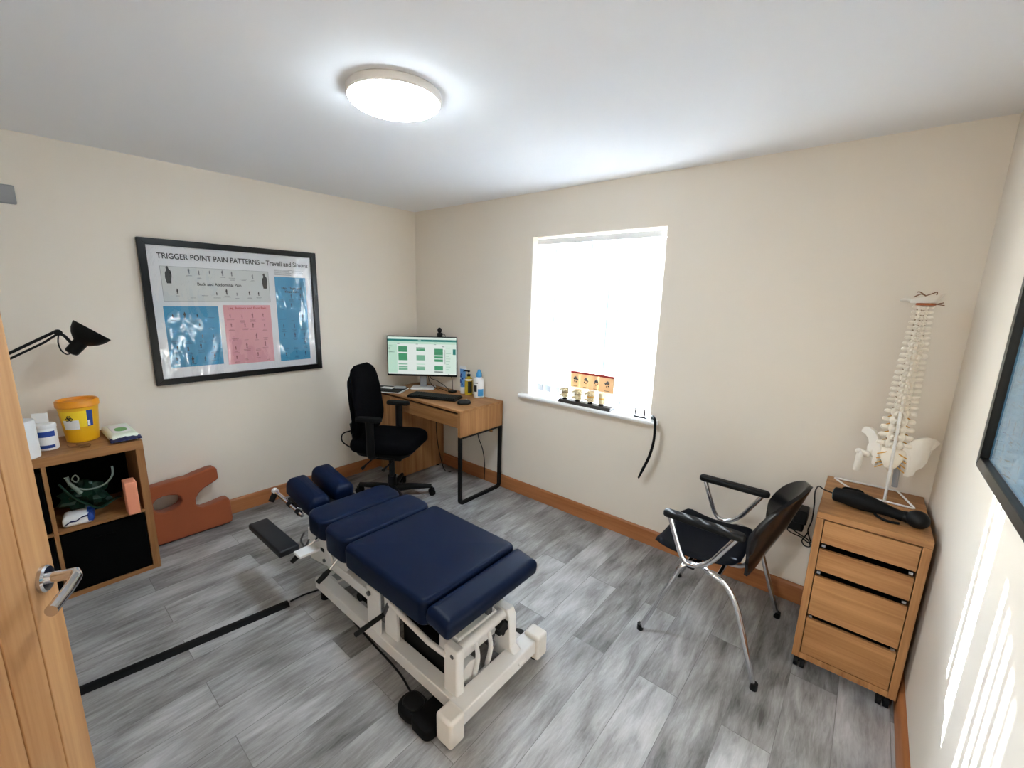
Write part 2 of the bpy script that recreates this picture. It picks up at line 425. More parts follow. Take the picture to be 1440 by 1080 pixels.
# ================================================================= SETTING
struct(MB().box((-TH, YF-1.6, -.1), (W+TH, TH, 0)).build('floor', M['floor']))
struct(MB().box((-TH, YF-1.6, H), (W+TH, TH, H+.1)).build('ceiling', M['ceil']))
struct(MB().box((-TH, YF-.1, 0), (0, TH, H)).build('wall_left', M['wall']))
struct(MB().box((W, YF-1.6, 0), (W+TH, TH, H)).build('wall_right', M['wall']))
WX0, WX1, WZ0, WZ1 = 1.365, 2.345, .845, 2.007
b = MB()
b.box((0, 0, 0), (WX0, TH, H)); b.box((WX1, 0, 0), (W, TH, H)); b.box((WX0, 0, WZ1), (WX1, TH, H)); b.box((WX0, 0, 0), (WX1, TH, WZ0-.027))
struct(b.build('wall_back', M['wall']))
DX0, DX1, DZ = 2.83, 3.60, 2.02
b = MB()
b.box((0, YF-.1, 0), (DX0, YF, H)); b.box((DX1, YF-.1, 0), (W, YF, H)); b.box((DX0, YF-.1, DZ), (DX1, YF, H))
struct(b.build('wall_front', M['wall']))
struct(MB().box((-TH, YF-1.6, 0), (W, YF-1.5, H)).build('wall_corridor', M['wall']))
struct(MB().box((1.2, YF-1.5, 0), (1.3, YF-.1, H)).build('wall_corridor_end', M['wall']))
def skirting(name, a, b_, inward, m):
    """a,b_: ends on the wall line; inward unit normal"""
    a, b_ = Vector((*a, 0)), Vector((*b_, 0)); u = (b_-a).normalized(); n = Vector((*inward, 0))
    t = .018
    prof = [(0, 0), (t, 0), (t, HS-.014), (t-.004, HS-.005), (t-.010, HS), (0, HS)]
    Mx = frame(a, n, Vector((0,0,1)), u)
    o = MB().prism(prof, 0, (b_-a).length, Mx).build(name, m); struct(o)
skirting('baseboard_left', (0, YF), (0, 0), (1, 0), M['skirtY'])
skirting('baseboard_back', (.018, 0), (W-.018, 0), (0, -1), M['skirt'])
skirting('baseboard_right', (W, YF), (W, 0), (-1, 0), M['skirtY'])
skirting('baseboard_front', (.018, YF), (DX0-.07, YF), (0, 1), M['skirt'])
# door lining
b = MB(); b.box((DX0-.06, YF-.11, 0), (DX0, YF+.012, DZ+.06)); b.box((DX1, YF-.11, 0), (W-.001, YF+.012, DZ+.06)); b.box((DX0, YF-.11, DZ), (DX1, YF+.012, DZ+.06))
struct(b.build('trim_1', M['door'], bevel=.003))

# window
win = bpy.data.objects.new('window_1', None); COL.objects.link(win); win.location = ((WX0+WX1)/2, .15, WZ0); struct(win)
b = MB(); f = .06; y0, y1 = .145, .205; mx_ = 1.86
b.box((WX0, y0, WZ0), (WX0+f, y1, WZ1)); b.box((WX1-f, y0, WZ0), (WX1, y1, WZ1))
b.box((WX0+f, y0, WZ0), (WX1-f, y1, WZ0+f)); b.box((WX0+f, y0, WZ1-f), (WX1-f, y1, WZ1))
b.box((mx_-.04, y0, WZ0+f), (mx_+.04, y1, WZ1-f))
b.build('window_frame', M['white'], win, bevel=.004)
MB().box((WX0+f, .172, WZ0+f), (WX1-f, .178, WZ1-f)).build('window_pane', M['glass'], win)
b = MB()
prof = [(-.045, -.027), (-.052, -.020), (-.054, -.0135), (-.052, -.007), (-.045, 0), (0, 0), (0, -.027)]
b.prism(prof, 1.305, 2.402, frame((0,0,WZ0), (0,1,0), (0,0,1), (1,0,0)))
b.box((WX0, 0, WZ0-.027), (WX1, .146, WZ0))
b.build('window_sill', M['sill'], win)

# open door leaf, hinged on the front wall
hx, hy = 2.82, -2.885; ex_, ey_ = 2.13, -2.575
L_ = math.hypot(hx-ex_, hy-ey_); e = Vector(((hx-ex_)/L_, (hy-ey_)/L_, 0)); n = Vector((-e.y, e.x, 0))
door = bpy.data.objects.new('door_1', None); COL.objects.link(door); door.location = (hx, hy, 0); struct(door)
DM = frame((ex_, ey_, 0), e, n, (0,0,1))          # s along the leaf from its free edge, n out of the visible face
b = MB(); gs = [.092 + .0965*i for i in range(7)]
edges = [0] + gs + [L_]
for i in range(len(edges)-1):
    s0 = edges[i] + (.0022 if i else 0); s1 = edges[i+1] - (.0022 if i < len(edges)-2 else 0)
    b.box((s0, -.012, .008), (s1, 0, 1.985), 0, DM)
b.box((0, -.04, .008), (L_, -.008, 1.985), 0, DM)
for g in gs: b.box((g-.0022, -.010, .008), (g+.0022, -.006, 1.985), 1, DM)
b.build('door_leaf', [M['door'], M['groove']], door, bevel=.0015)
hz = 1.017; hs_ = .045
hm = DM @ Matrix.Translation((hs_, 0, hz))
hb = MB()
hb.lathe([(.001, 0), (.026, 0), (.026, .006), (.023, .0095), (.001, .0098)], n=36, M=hm @ Matrix.Rotation(-PI/2, 4, 'X'))
hb.tube([(0, .008, 0), (0, .047, 0)], .0105, 18, M=hm)
rose = hb.build('door_handle', M['chrome'], door)
hb = MB()
hb.tube(bend([(-.002, .047, 0), (.014, .055, 0), (.06, .057, -.001), (.118, .056, -.002)], .006), [.0105]*2+[.0108]*12, 18, flat=.85, M=hm)
hb.build('handle_lever', M['chrome'], rose)
hb = MB()
for z in (.25, 1.0, 1.75): hb.cyl((L_+.006, .004, z), (L_+.006, .004, z+.09), .007, M=DM, n=12)
hb.build('hinge', M['steel'], door)

# ceiling light
lx, ly, lr = 1.868, -1.525, .17
t = thing('ceiling_light', 'round white flush ceiling light, switched on, fixed to the ceiling', 'light', (lx, ly, H))
MB().lathe([(lr-.004, 0), (lr, -.004), (lr, -.026), (lr-.004, -.031), (lr-.03, -.031)], (lx, ly, H), 64).build('housing', M['lampring'], t)
prof = [(lr-.006, -.029)] + [((lr-.006)*math.cos(a), -.031-.034*math.sin(a)) for a in [PI/2*i/8 for i in range(8)]] + [(.002, -.065)]
MB().lathe(prof, (lx, ly, H), 64).build('diffuser', M['diffuser'], t)

# wall box
b = MB().box((0, -2.60, 1.963), (.022, -2.433, 2.051))
tag(b.build('wall_box', M['greyp'], bevel=.006), 'small pale grey box fixed high on the cream wall above the shelf unit', 'box')

# blinds
t = thing('vertical_blind', 'white vertical blind with fabric vanes hanging in the window recess', 'blind', ((WX0+WX1)/2, .06, WZ1-.02))
MB().box((WX0+.012, .043, WZ1-.052), (WX1-.006, .083, WZ1-.012)).build('headrail', M['headrail'], t, bevel=.004)
th = math.radians(13); NV = 13; pitch = (WX1-WX0-.05)/NV
for i in range(NV):
    cx = WX0 + .03 + pitch*(i+.5); cy = .063
    a = th + [.10,.06,-.04,.05,-.05,.02,-.06,.07,-.02,.08,.15,-.03,.16][i]
    u = Vector((math.cos(a), -math.sin(a), 0)); nrm = Vector((math.sin(a), math.cos(a), 0))
    hw = .0445; zt, zb = WZ1-.062, WZ0+.028
    rows = []
    for z in (zt, zt-.3, zt-.6, zt-.9, zb):
        rows.append([Vector((cx, cy, z)) + u*(hw*s) + nrm*(.004*(1-s*s)) for s in (-1, -.5, 0, .5, 1)])
    v = MB().grid(rows).build('vane', M['blind'], t, solid=.0006)
    wv_ = MB().box((-.040, -.002, zb+.004), (.040, .002, zb+.05), 0, frame((cx, cy, 0), u, nrm, (0,0,1)))
    wv_.build('bottom_weight', M['weight'], v)
    hk = MB().box((-.008, -.002, zt-.004), (.008, .002, zt+.014), 0, frame((cx, cy, 0), u, nrm, (0,0,1)))
    hk.build('vane_hook', M['whitep'], v)

# ================================================================= LEFT WALL CHART
def chart_frame(t, x0, x1, ya, yb, za, zb, fw, axis_sign):
    """mitred frame standing on x0..x1, ya<yb, za<zb"""
    b = MB()
    def quad(P):
        vs = [(x0, y, z) for y, z in P] + [(x1, y, z) for y, z in P]
        b.add(vs, [(3,2,1,0), (4,5,6,7), (0,1,5,4), (1,2,6,5), (2,3,7,6), (3,0,4,7)])
    o = [(ya, za), (yb, za), (yb, zb), (ya, zb)]; i_ = [(ya+fw, za+fw), (yb-fw, za+fw), (yb-fw, zb-fw), (ya+fw, zb-fw)]
    for k in range(4): quad([o[k], o[(k+1)%4], i_[(k+1)%4], i_[k]])
    return b.build('frame', M['blackgloss'], t, bevel=.002)
def details(b, ya, yb, za, zb, sgn, X, mi_text, mi_fig, _n, rnd):
    """small anatomical sketches and caption lines printed inside a panel (flat ink on the sheet)"""
    cols = max(2, int((yb-ya)/.058)); rows = max(1, int((zb-za)/.068))
    for r in range(rows):
        for c in range(cols):
            cy = ya + (yb-ya)*(c+.5+rnd.uniform(-.15,.15))/cols; cz = za + (zb-za)*(r+.5+rnd.uniform(-.15,.15))/rows
            k = rnd.random()
            if k < .62:
                hgt = rnd.uniform(.022, .044)
                poly = [(-.30,.0),(-.36,.35),(-.2,.7),(-.1,.75),(-.12,1),(.12,1),(.1,.75),(.22,.68),(.36,.3),(.2,-.1),(.3,-.8),(.1,-1),(0,-.3),(-.12,-1),(-.3,-.8),(-.18,-.1)]
                s = hgt/2
                poly = [(p[0]*s*rnd.uniform(.7,1.1)*.9, p[1]*s) for p in poly]
                vs = [(X, cy+p[0], cz+p[1]+.01) for p in poly]
                b.add(vs, [tuple(range(len(vs)))], mi_fig if rnd.random() < .7 else mi_text)
            for q in range(rnd.randint(1, 3)):
                w = rnd.uniform(.015, .045); z = cz - .018 - q*.007
                if z < za+.004 or cy-w/2 < ya or cy+w/2 > yb: continue
                b.add([(X, cy-w/2, z), (X, cy+w/2, z), (X, cy+w/2, z+.0022), (X, cy-w/2, z+.0022)], [(0,1,2,3)], mi_text)
t = thing('wall_chart', 'black framed trigger point pain chart with blue and pink panels beside the desk', 'chart', (0, -1.477, .985))
ya, yb, za, zb = -1.998, -.957, .985, 1.863
chart_frame(t, 0.002, .032, ya, yb, za, zb, .037, 1)
def rect(b, X, y0, y1, z0, z1, mi): b.add([(X, y0, z0), (X, y1, z0), (X, y1, z1), (X, y0, z1)], [(0,1,2,3)], mi)
X = .0125
b = MB().box((.004, ya+.03, za+.03), (.012, yb-.03, zb-.03), 8); rect(b, X, -1.905, -1.297, 1.497, 1.708, 4); rect(b, X, -1.914, -1.625, 1.085, 1.468, 5)
rect(b, X, -1.597, -1.302, 1.075, 1.476, 6); rect(b, X, -1.258, -1.038, 1.067, 1.676, 5)
for y0, y1, z0, z1 in ((-1.905, -1.297, 1.497, 1.708),):
    for p in ((y0, y1, z0, z0+.0016), (y0, y1, z1-.0016, z1), (y0, y0+.0016, z0, z1), (y1-.0016, y1, z0, z1)): rect(b, X+.0003, *p, 0)
rnd = random.Random(3); X2 = .0131
details(b, -1.86, -1.34, 1.51, 1.585, 1, X2, 0, 1, 1, rnd); details(b, -1.80, -1.36, 1.63, 1.70, 1, X2, 0, 0, 1, rnd)
details(b, -1.905, -1.635, 1.09, 1.44, 1, X2, 2, 1, 0, rnd); details(b, -1.588, -1.312, 1.08, 1.43, 1, X2, 3, 3, 3, rnd)
details(b, -1.25, -1.046, 1.075, 1.56, 1, X2, 2, 2, 0, rnd)
# the two tall dark figures of the grey panel, the small print box at top right
for cy, cz, s in ((-1.868, 1.655, .05), (-1.325, 1.64, .05)):
    poly = [(-.22,-1),(-.34,-.3),(-.30,.3),(-.12,.6),(-.2,.95),(.02,1.1),(.1,.75),(.3,.5),(.34,0),(.25,-.6),(.22,-1)]
    b.add([(X2, cy+p[0]*s, cz+p[1]*s) for p in poly], [tuple(range(len(poly)))], 1)
for k in range(6): rect(b, X2, -1.255, -1.25+.10+.02*rnd.random(), 1.724-.007*k, 1.7265-.007*k, 0)
for k in range(4): rect(b, X2, -1.13, -1.06+.02*rnd.random(), 1.722-.007*k, 1.7245-.007*k, 0)
sheet = b.build('printed_sheet', [M['inkgrey'], M['ink'], M['inkblue'], M['inkpink'], M['chartgrey'], M['chartblue'], M['chartpink'], M['inkgrey'], M['chartwhite']], t)
TM = lambda y, z: frame((.0136, y, z), (0,1,0), (0,0,1), (1,0,0))
text('title_lettering', 'TRIGGER POINT PAIN PATTERNS \u2013 Travell and Simons', .046, TM(-1.913, 1.752), M['ink'], sheet, 'LEFT', .0008, .832)
text('panel_heading', 'Back and Abdominal Pain', .026, TM(-1.60, 1.598), M['ink'], sheet, 'CENTER', .0006, .95)
text('panel_heading', 'Leg, Buttock and Foot Pain', .022, TM(-1.45, 1.448), M['inkred'], sheet, 'CENTER', .0004)
text('panel_heading', 'Hip, Thigh and', .024, TM(-1.145, 1.59), M['ink'], sheet, 'CENTER', .0005)
text('panel_heading', 'Knee Pain', .024, TM(-1.145, 1.565), M['ink'], sheet, 'CENTER', .0005)
# wrinkled clear film over the print
rows = []; rn = random.Random(11)
for i in range(25):
    z = za+.036 + (zb-za-.072)*i/24
    rows.append([(.0175 + .0022*math.sin(j*.42+i*.33)*math.sin(i*.21+.4)+.0008*math.sin(j*1.1-i*.6), ya+.036+(yb-ya-.072)*j/29, z) for j in range(30)])
MB().grid(rows).build('clear_film', M['cover'], t)

# RIGHT WALL CHART
t = thing('wall_chart', 'black framed blue chart on the sunlit side wall near the spine model', 'chart', (W, -1.385, 1.15))
ya, yb, za, zb = -1.905, -.865, 1.152, 2.03
chart_frame(t, W-.03, W-.002, ya, yb, za, zb, .03, -1)
X = W-.0125; b = MB().box((W-.012, ya+.025, za+.025), (W-.004, yb-.025, zb-.025), 4)
rect(b, X, -1.33, -.897, 1.184, 1.60, 2); rect(b, X, -1.86, -1.36, 1.184, 1.56, 2); rect(b, X, -1.86, -.92, 1.63, 1.86, 3)
rnd = random.Random(9); X2 = W-.0131
details(b, -1.32, -.91, 1.19, 1.54, -1, X2, 0, 0, 0, rnd); details(b, -1.85, -1.37, 1.19, 1.5, -1, X2, 0, 0, 0, rnd); details(b, -1.84, -.94, 1.65, 1.85, -1, X2, 0, 1, 1, rnd)
b.build('printed_sheet', [M['inkblue'], M['inkgrey'], M['chartblue'], M['chartgrey'], M['chartwhite']], t)
MB().box((W-.019, ya+.028, za+.028), (W-.017, yb-.028, zb-.028)).build('clear_film', M['cover2'], t)

# ================================================================= DESK
dx0, dx1, dy0, dy1, dz = .078, 1.128, -.494, -.02, .75
desk = thing('desk', 'oak veneer desk with black metal loop leg standing in the room corner', 'desk', (.6, -.25, 0))
MB().box((dx0, dy0, dz-.018), (dx1, dy1, dz)).build('desk_top', M['oakX'], desk, bevel=.0015)
MB().box((dx1-.03, dy0+.001, .545), (dx1-.0005, dy1, dz-.0185)).build('side_panel', M['oakZ'], desk, bevel=.0015)
dr = MB().box((.404, dy0+.006, .612), (dx1-.033, dy0+.024, dz-.034)).build('drawer', M['oakX'], desk, bevel=.001)
MB().box((.404, dy0+.03, .62), (dx1-.034, dy1-.12, .70)).build('drawer_box', M['blackmetal'], dr)
MB().box((.404, dy1-.10, .50), (dx1-.031, dy1-.085, dz-.019)).build('back_rail', M['oakX'], desk)
b = MB(); b.box((dx0, dy0+.02, .02), (dx0+.018, dy1, dz-.0185)); b.box((.383, dy0+.02, .02), (.401, dy1, dz-.0185))
b.box((dx0+.018, dy0+.02, .02), (.383, dy1, .04)); b.box((dx0+.018, dy1-.012, .04), (.383, dy1, dz-.0185))
b.build('cabinet_body', M['oakZ'], desk, bevel=.001)
d_ = MB().box((dx0+.001, dy0+.001, .022), (.400, dy0+.019, dz-.036)).build('cabinet_door', M['oakZ'], desk, bevel=.001)
[MB().cyl((x, y, 0), (x, y, .02), .018).build('cabinet_foot', M['black'], desk) for x in (.11, .37) for y in (-.45, -.07)]
lp = bend([(dx1-.015, dy0+.013, .544), (dx1-.015, dy0+.013, .012), (dx1-.015, dy1-.013, .012), (dx1-.015, dy1-.013, .544)], .03, 6)
b = MB()
def recttube(b, pts, w, d, side):
    """rectangular tube: w along side vector, d across"""
    P = [Vector(p) for p in pts]; S = Vector(side); rows = []
    for i in range(len(P)):
        T = (P[min(i+1, len(P)-1)]-P[max(i-1, 0)]).normalized(); N = T.cross(S).normalized()
        rows.append([P[i]+S*w/2+N*d/2, P[i]-S*w/2+N*d/2, P[i]-S*w/2-N*d/2, P[i]+S*w/2-N*d/2])
    b.grid(rows, closed=True)
    k = len(b.v)-4*len(P); b.f += [(k+3, k+2, k+1, k), tuple(len(b.v)-4+j for j in range(4))]; b.m += [0, 0]
recttube(b, lp, .026, .024, (1,0,0)); b.box((dx1-.029, dy0+.002, .53), (dx1-.001, dy1-.002, .545))
b.build('loop_leg', M['blackmetal'], desk, bevel=.002)
# cables under the desk
tag(MB().tube(smooth_path([(.985, -.165, .60), (.985, -.16, .49), (.965, -.13, .42), (.955, -.07, .30), (.955, -.045, .17), (.95, -.04, .02)]), .0035, 8).build('desk_cable', M['black']), 'black cable hanging down under the desk near its metal leg', 'cable')
tag(MB().tube(smooth_path([(.47, -.16, .56), (.45, -.15, .40), (.47, -.14, .2), (.52, -.12, .012), (.60, -.11, .006)]), .0035, 8).build('power_cable', M['black']), 'thin black cable hanging beside the desk cabinet panel', 'cable')

# monitor
mn = Vector((.645, -.764, 0)).normalized(); mu = Vector((-mn.y, mn.x, 0))   # mu points to its right as the viewer sees it
mc = Vector((.335, -.205, 1.042)); mw, mh = .614, .352
mon = thing('computer_monitor', 'flat computer monitor with green calendar screen on the corner desk', 'monitor', (.335, -.205, .75))
MM = frame(mc, mu, (0,0,1), mn)
MB().box((-mw/2, -mh/2, -.028), (mw/2, mh/2, -.001), 0, MM).build('casing', M['black'], mon, bevel=.004)
b = MB(); bz = .006
b.box((-mw/2, -mh/2, -.002), (mw/2, -mh/2+.016, .003), 0, MM); b.box((-mw/2, mh/2-bz, -.002), (mw/2, mh/2, .003), 0, MM)
b.box((-mw/2, -mh/2+.016, -.002), (-mw/2+bz, mh/2-bz, .003), 0, MM); b.box((mw/2-bz, -mh/2+.016, -.002), (mw/2, mh/2-bz, .003), 0, MM)
b.build('bezel', M['black'], mon)
b = MB(); Wd, Hd = mw-2*bz, mh-bz-.016; oy = .005
def sr(u0, u1, v0, v1, mi, k=0):
    z = .0008+.0002*k
    b.add([(-Wd/2+u*Wd, oy+Hd/2-v*Hd, z) for u, v in ((u0, v1), (u1, v1), (u1, v0), (u0, v0))], [(0,1,2,3)], mi, MM)
PX = lambda a: (a-50)/722; PY = lambda c: (c-195)/388
sr(0, 1, 0, 1, 0); sr(0, 1, 0, .055, 4, 1); sr(0, 1, .06, .115, 2, 1); sr(0, 1, .115, .18, 3, 1); sr(.002, PX(148), .19, .97, 3, 1); sr(PX(655), .995, .19, .97, 1, 1)
for x0, x1, L in ((160, 255, ((290,350,5),(365,438,5),(472,482,6),(500,512,6),(516,540,6))), (350, 440, ((300,312,6),(314,335,5),(380,435,6),(470,480,3),(500,512,6),(516,540,6))), (540, 630, ((310,378,5),(388,412,5),(420,446,5),(490,538,5),(548,558,7)))):
    for y0, y1, mi in L: sr(PX(x0), PX(x1), PY(y0), PY(y1), mi, 2)
    for k in range(1, 4):
        y = L[0][0] + (L[0][1]-L[0][0])*k/4; sr(PX(x0), PX(x1), PY(y), PY(y+2), 7, 3)
sr(PX(735), PX(765), PY(312), PY(370), 2, 2); sr(PX(650), PX(654), PY(320), PY(470), 7, 2); sr(PX(620), PX(648), PY(286), PY(292), 7, 2)
for k in range(9): sr(PX(662), PX(662+30+random.random()*36), PY(300+k*28), PY(304+k*28), 6, 2)
for k, y in enumerate((288, 308, 322, 344, 352, 364)): sr(PX(58), PX(70+60*random.random()), PY(y), PY(y+4), 7, 2)
for x in (150, 345, 535): sr(PX(x), PX(x+24), PY(266), PY(270), 7, 2)
sr(PX(370), PX(400), PY(222), PY(228), 4, 3)
b.build('screen', [M['scrw'], M['scr'], M['scrteal'], M['scrmint'], M['scr'], M['scrg'], M['scrg2'], M['scrd']], mon)
b = MB(); b.box((-.028, -.275, -.058), (.028, -.02, -.03), 0, MM); b.build('stand_neck', M['greyp'], mon, bevel=.004)
MB().slab(-.105, .105, -.07, .07, .75, .762, .02, .004, M=frame((mc.x-mn.x*.03, mc.y-mn.y*.03, 0), mu, -mn, (0,0,1))).build('stand_foot', M['whitep'], mon)
# webcam
wc = mc + mu*.155 + Vector((0,0,mh/2))
t = thing('webcam', 'small black webcam clipped on top of the computer monitor', 'camera', (wc.x, wc.y, wc.z-.03))
WM = frame(wc, mu, (0,0,1), mn)
MB().box((-.02, .0008, -.040), (.02, .036, .012), 0, WM).box((-.02, -.05, -.042), (.02, .004, -.0295), 0, WM).build('clip', M['black'], t, bevel=.003)
b = MB(); b.ball((0, .058, 0), (.020, .024, .02), M=WM); b.cyl((0, .058, .012), (0, .058, .022), .012, M=WM); b.build('camera_head', M['black'], t)
MB().cyl((0, .058, .0215), (0, .058, .0235), .007, M=WM).build('lens', M['blackgloss'], t)
MB().tube(smooth_path([wc+mu*.02+Vector((0,0,.02))-mn*.02, wc+mu*.04+Vector((0,0,.018))-mn*.03, wc+mu*.05+Vector((0,0,-.03))-mn*.045, wc+mu*.05+Vector((0,0,-.10))-mn*.05]), .002, 6).build('webcam_cable', M['black'], t)
# monitor cables
tag(MB().tube(smooth_path([mc-mn*.036+mu*.06+Vector((0,0,-.12)), mc-mn*.034+mu*.065+Vector((0,0,-.195)), mc+mu*.13+Vector((0,0,-.215))+mn*.0, mc+mu*.2+Vector((0,0,-.262))+mn*.0, Vector((.585,-.118,.768))]), .003, 8).build('monitor_cable', M['black']), 'upper black cable drooping below the monitor to the black hub', 'cable')
tag(MB().tube(smooth_path([mc-mn*.036+mu*.045+Vector((0,0,-.14)), mc-mn*.036+mu*.055+Vector((0,0,-.23)), mc+mu*.125+Vector((0,0,-.286))+mn*.0, mc+mu*.16+Vector((0,0,-.287)), Vector((.577,-.13,.756))]), .003, 8).build('monitor_cable', M['black']), 'lower black cable lying on the desk behind the monitor foot', 'cable')
t = MB().slab(.585, .645, -.135, -.075, .75, .765, .012, .004).build('usb_hub', M['black']); tag(t, 'small flat black hub on desk beside blue tube', 'hub')
tag(MB().tube(smooth_path([(.625, -.11, .766), (.626, -.112, .80), (.625, -.115, .86), (.618, -.13, .90), (.58, -.12, .905)]), .0022, 6).build('hub_cable', M['black']), 'thin upright black lead rising from the hub behind the monitor', 'cable')
# keyboard
kc = Vector((.668, -.345, .75)); ku = Vector((.413, .181, 0)).normalized(); kv = Vector((-ku.y, ku.x, 0)); KM = frame(kc, ku, kv, (0,0,1))
t = thing('keyboard', 'black computer keyboard lying on the oak desk', 'keyboard', kc)
MB().slab(-.215, .215, -.078, .078, 0, .018, .012, .006, M=KM).build('keyboard_base', M['black'], t)
b = MB()
for r in range(6):
    for c in range(20):
        if r == 0 and 3 < c < 9: continue
        b.box((-.205+c*.0207, -.068+r*.0227, .017), (-.205+c*.0207+.0175, -.068+r*.0227+.0185, .0245), 0, KM)
    if r == 0: b.box((-.205+4*.0207, -.068, .017), (-.205+8*.0207+.0175, -.0495, .0245), 0, KM)
b.build('keys', M['blackmetal'], t, bevel=.001)
b = MB(); mMt = frame((.988, -.322, .75), (.55, .83, 0), (-.83, .55, 0), (0,0,1))
b.slab(-.055, .055, -.032, .032, 0, .036, .03, .026, M=mMt); tt = thing('computer_mouse', 'black computer mouse near the front corner of the desk', 'mouse', (.988, -.322, .75))
b.build('mouse_body', M['blackgloss'], tt)
MB().cyl((.02, -.004, .033), (.02, .004, .033), .008, M=mMt, n=16).build('scroll_wheel', M['greyp'], tt)
# bottles
t = thing('lotion_tube', 'blue and white upright tube nearest the monitor on the desk', 'tube', (.705, -.065, .75))
MB().lathe([(.020, 0), (.021, .002), (.021, .055), (.019, .058)], (.705, -.065, .75), 24).build('cap', M['whitep'], t)
rows = []
for i in range(8):
    z = .808 + .155*i/7; k = i/7
    rows.append([(.705+(.021+.016*k)*math.cos(2*PI*j/20), -.065+(.021*(1-k)+.002*k)*math.sin(2*PI*j/20), z) for j in range(20)])
MB().grid(rows, closed=True).build('tube_body', M['lightblue'], t)
MB().box((.668, -.0675, .962), (.742, -.0625, .99)).build('crimp', M['paper'], t)
b = MB(); [b.ball((.705+.013*math.cos(q*2.1), -.088+.003*(q%2)+.0011*q, .835+.016*q), (.009, .004, .009), 10, 6) for q in range(6)]; b.build('printed_spots', M['blue'], t)
t = thing('pump_bottle', 'yellow pump bottle with black nozzle between tube and white bottle', 'bottle', (.772, -.06, .75))
MB().lathe([(.030, 0), (.034, .004), (.034, .125), (.030, .142), (.013, .152), (.013, .158)], (.772, -.06, .75), 28).build('bottle_body', M['amberliq'], t)
def wrap(c, r, z0, z1, a0, a1, n=14):
    return [[(c[0]+r*math.cos(a0+(a1-a0)*j/n), c[1]+r*math.sin(a0+(a1-a0)*j/n), z) for j in range(n+1)] for z in (z0, z1)]
MB().grid(wrap((.772, -.06), .0346, .772, .868, -1.0, .15)).build('label', M['blacklab'], t)
MB().grid(wrap((.772, -.06), .0344, .874, .888, -2.4, .3)).build('label_band', M['paper'], t)
b = MB(); b.cyl((.772, -.06, .908), (.772, -.06, .925), .014); b.cyl((.772, -.06, .925), (.772, -.06, .945), .004); b.cyl((.772, -.06, .945), (.772, -.06, .957), .010)
b.tube([(.772, -.06, .952), (.745, -.08, .954), (.735, -.088, .948)], [.006, .005, .004], 10); b.build('pump', M['black'], t)
t = thing('white_bottle', 'white bottle with bright blue cap nearest the desk edge', 'bottle', (.898, -.065, .75))
MB().lathe([(.040, 0), (.044, .004), (.044, .135), (.038, .155), (.022, .168), (.020, .172)], (.898, -.065, .75), 28).build('bottle_body', M['whitep'], t)
MB().lathe([(.022, 0), (.024, .003), (.023, .030), (.014, .048), (.012, .06), (.006, .062)], (.898, -.065, .92), 24).build('cap', M['skyblue'], t)
MB().grid(wrap((.898, -.065), .0446, .765, .825, -1.0, .2)).build('label', M['skyblue'], t)
MB().grid(wrap((.898, -.065), .0447, .80, .855, -1.9, -1.2)).build('label_picture', M['ink'], t)
MB().grid(wrap((.898, -.065), .0446, .87, .877, -1.7, -1.0)).build('label_print', M['inkgrey'], t)
# papers and bits on the left of the desk
tag(MB().slab(-.15, .15, -.105, .105, 0, .007, .004, .001, M=frame((.175, -.455, .75), Vector((.84, .55, 0)), Vector((-.55, .84, 0)), (0,0,1))).build('notebook', M['paper']), 'white notebook lying under the black folder on the desk', 'notebook')
tag(MB().slab(-.14, .14, -.10, .10, 0, .008, .004, .001, M=frame((.172, -.452, .7575), Vector((.88, .48, 0)), Vector((-.48, .88, 0)), (0,0,1))).build('black_folder', M['black']), 'black folder lying on the white notebook by the monitor', 'folder')
tag(MB().slab(-.05, .06, -.03, .03, 0, .004, .004, .001, M=frame((.15, -.445, .766), Vector((.9, .43, 0)), Vector((-.43, .9, 0)), (0,0,1))).build('folded_note', M['paper']), 'small white paper note lying on the black folder', 'paper')
b = MB().slab(-.055, .055, -.022, .022, 0, .022, .02, .010, M=frame((.25, -.385, .766), Vector((.8, .6, 0)), Vector((-.6, .8, 0)), (0,0,1)))
tag(b.build('calculator', M['greyp']), 'small rounded grey gadget resting on the black folder', 'gadget')

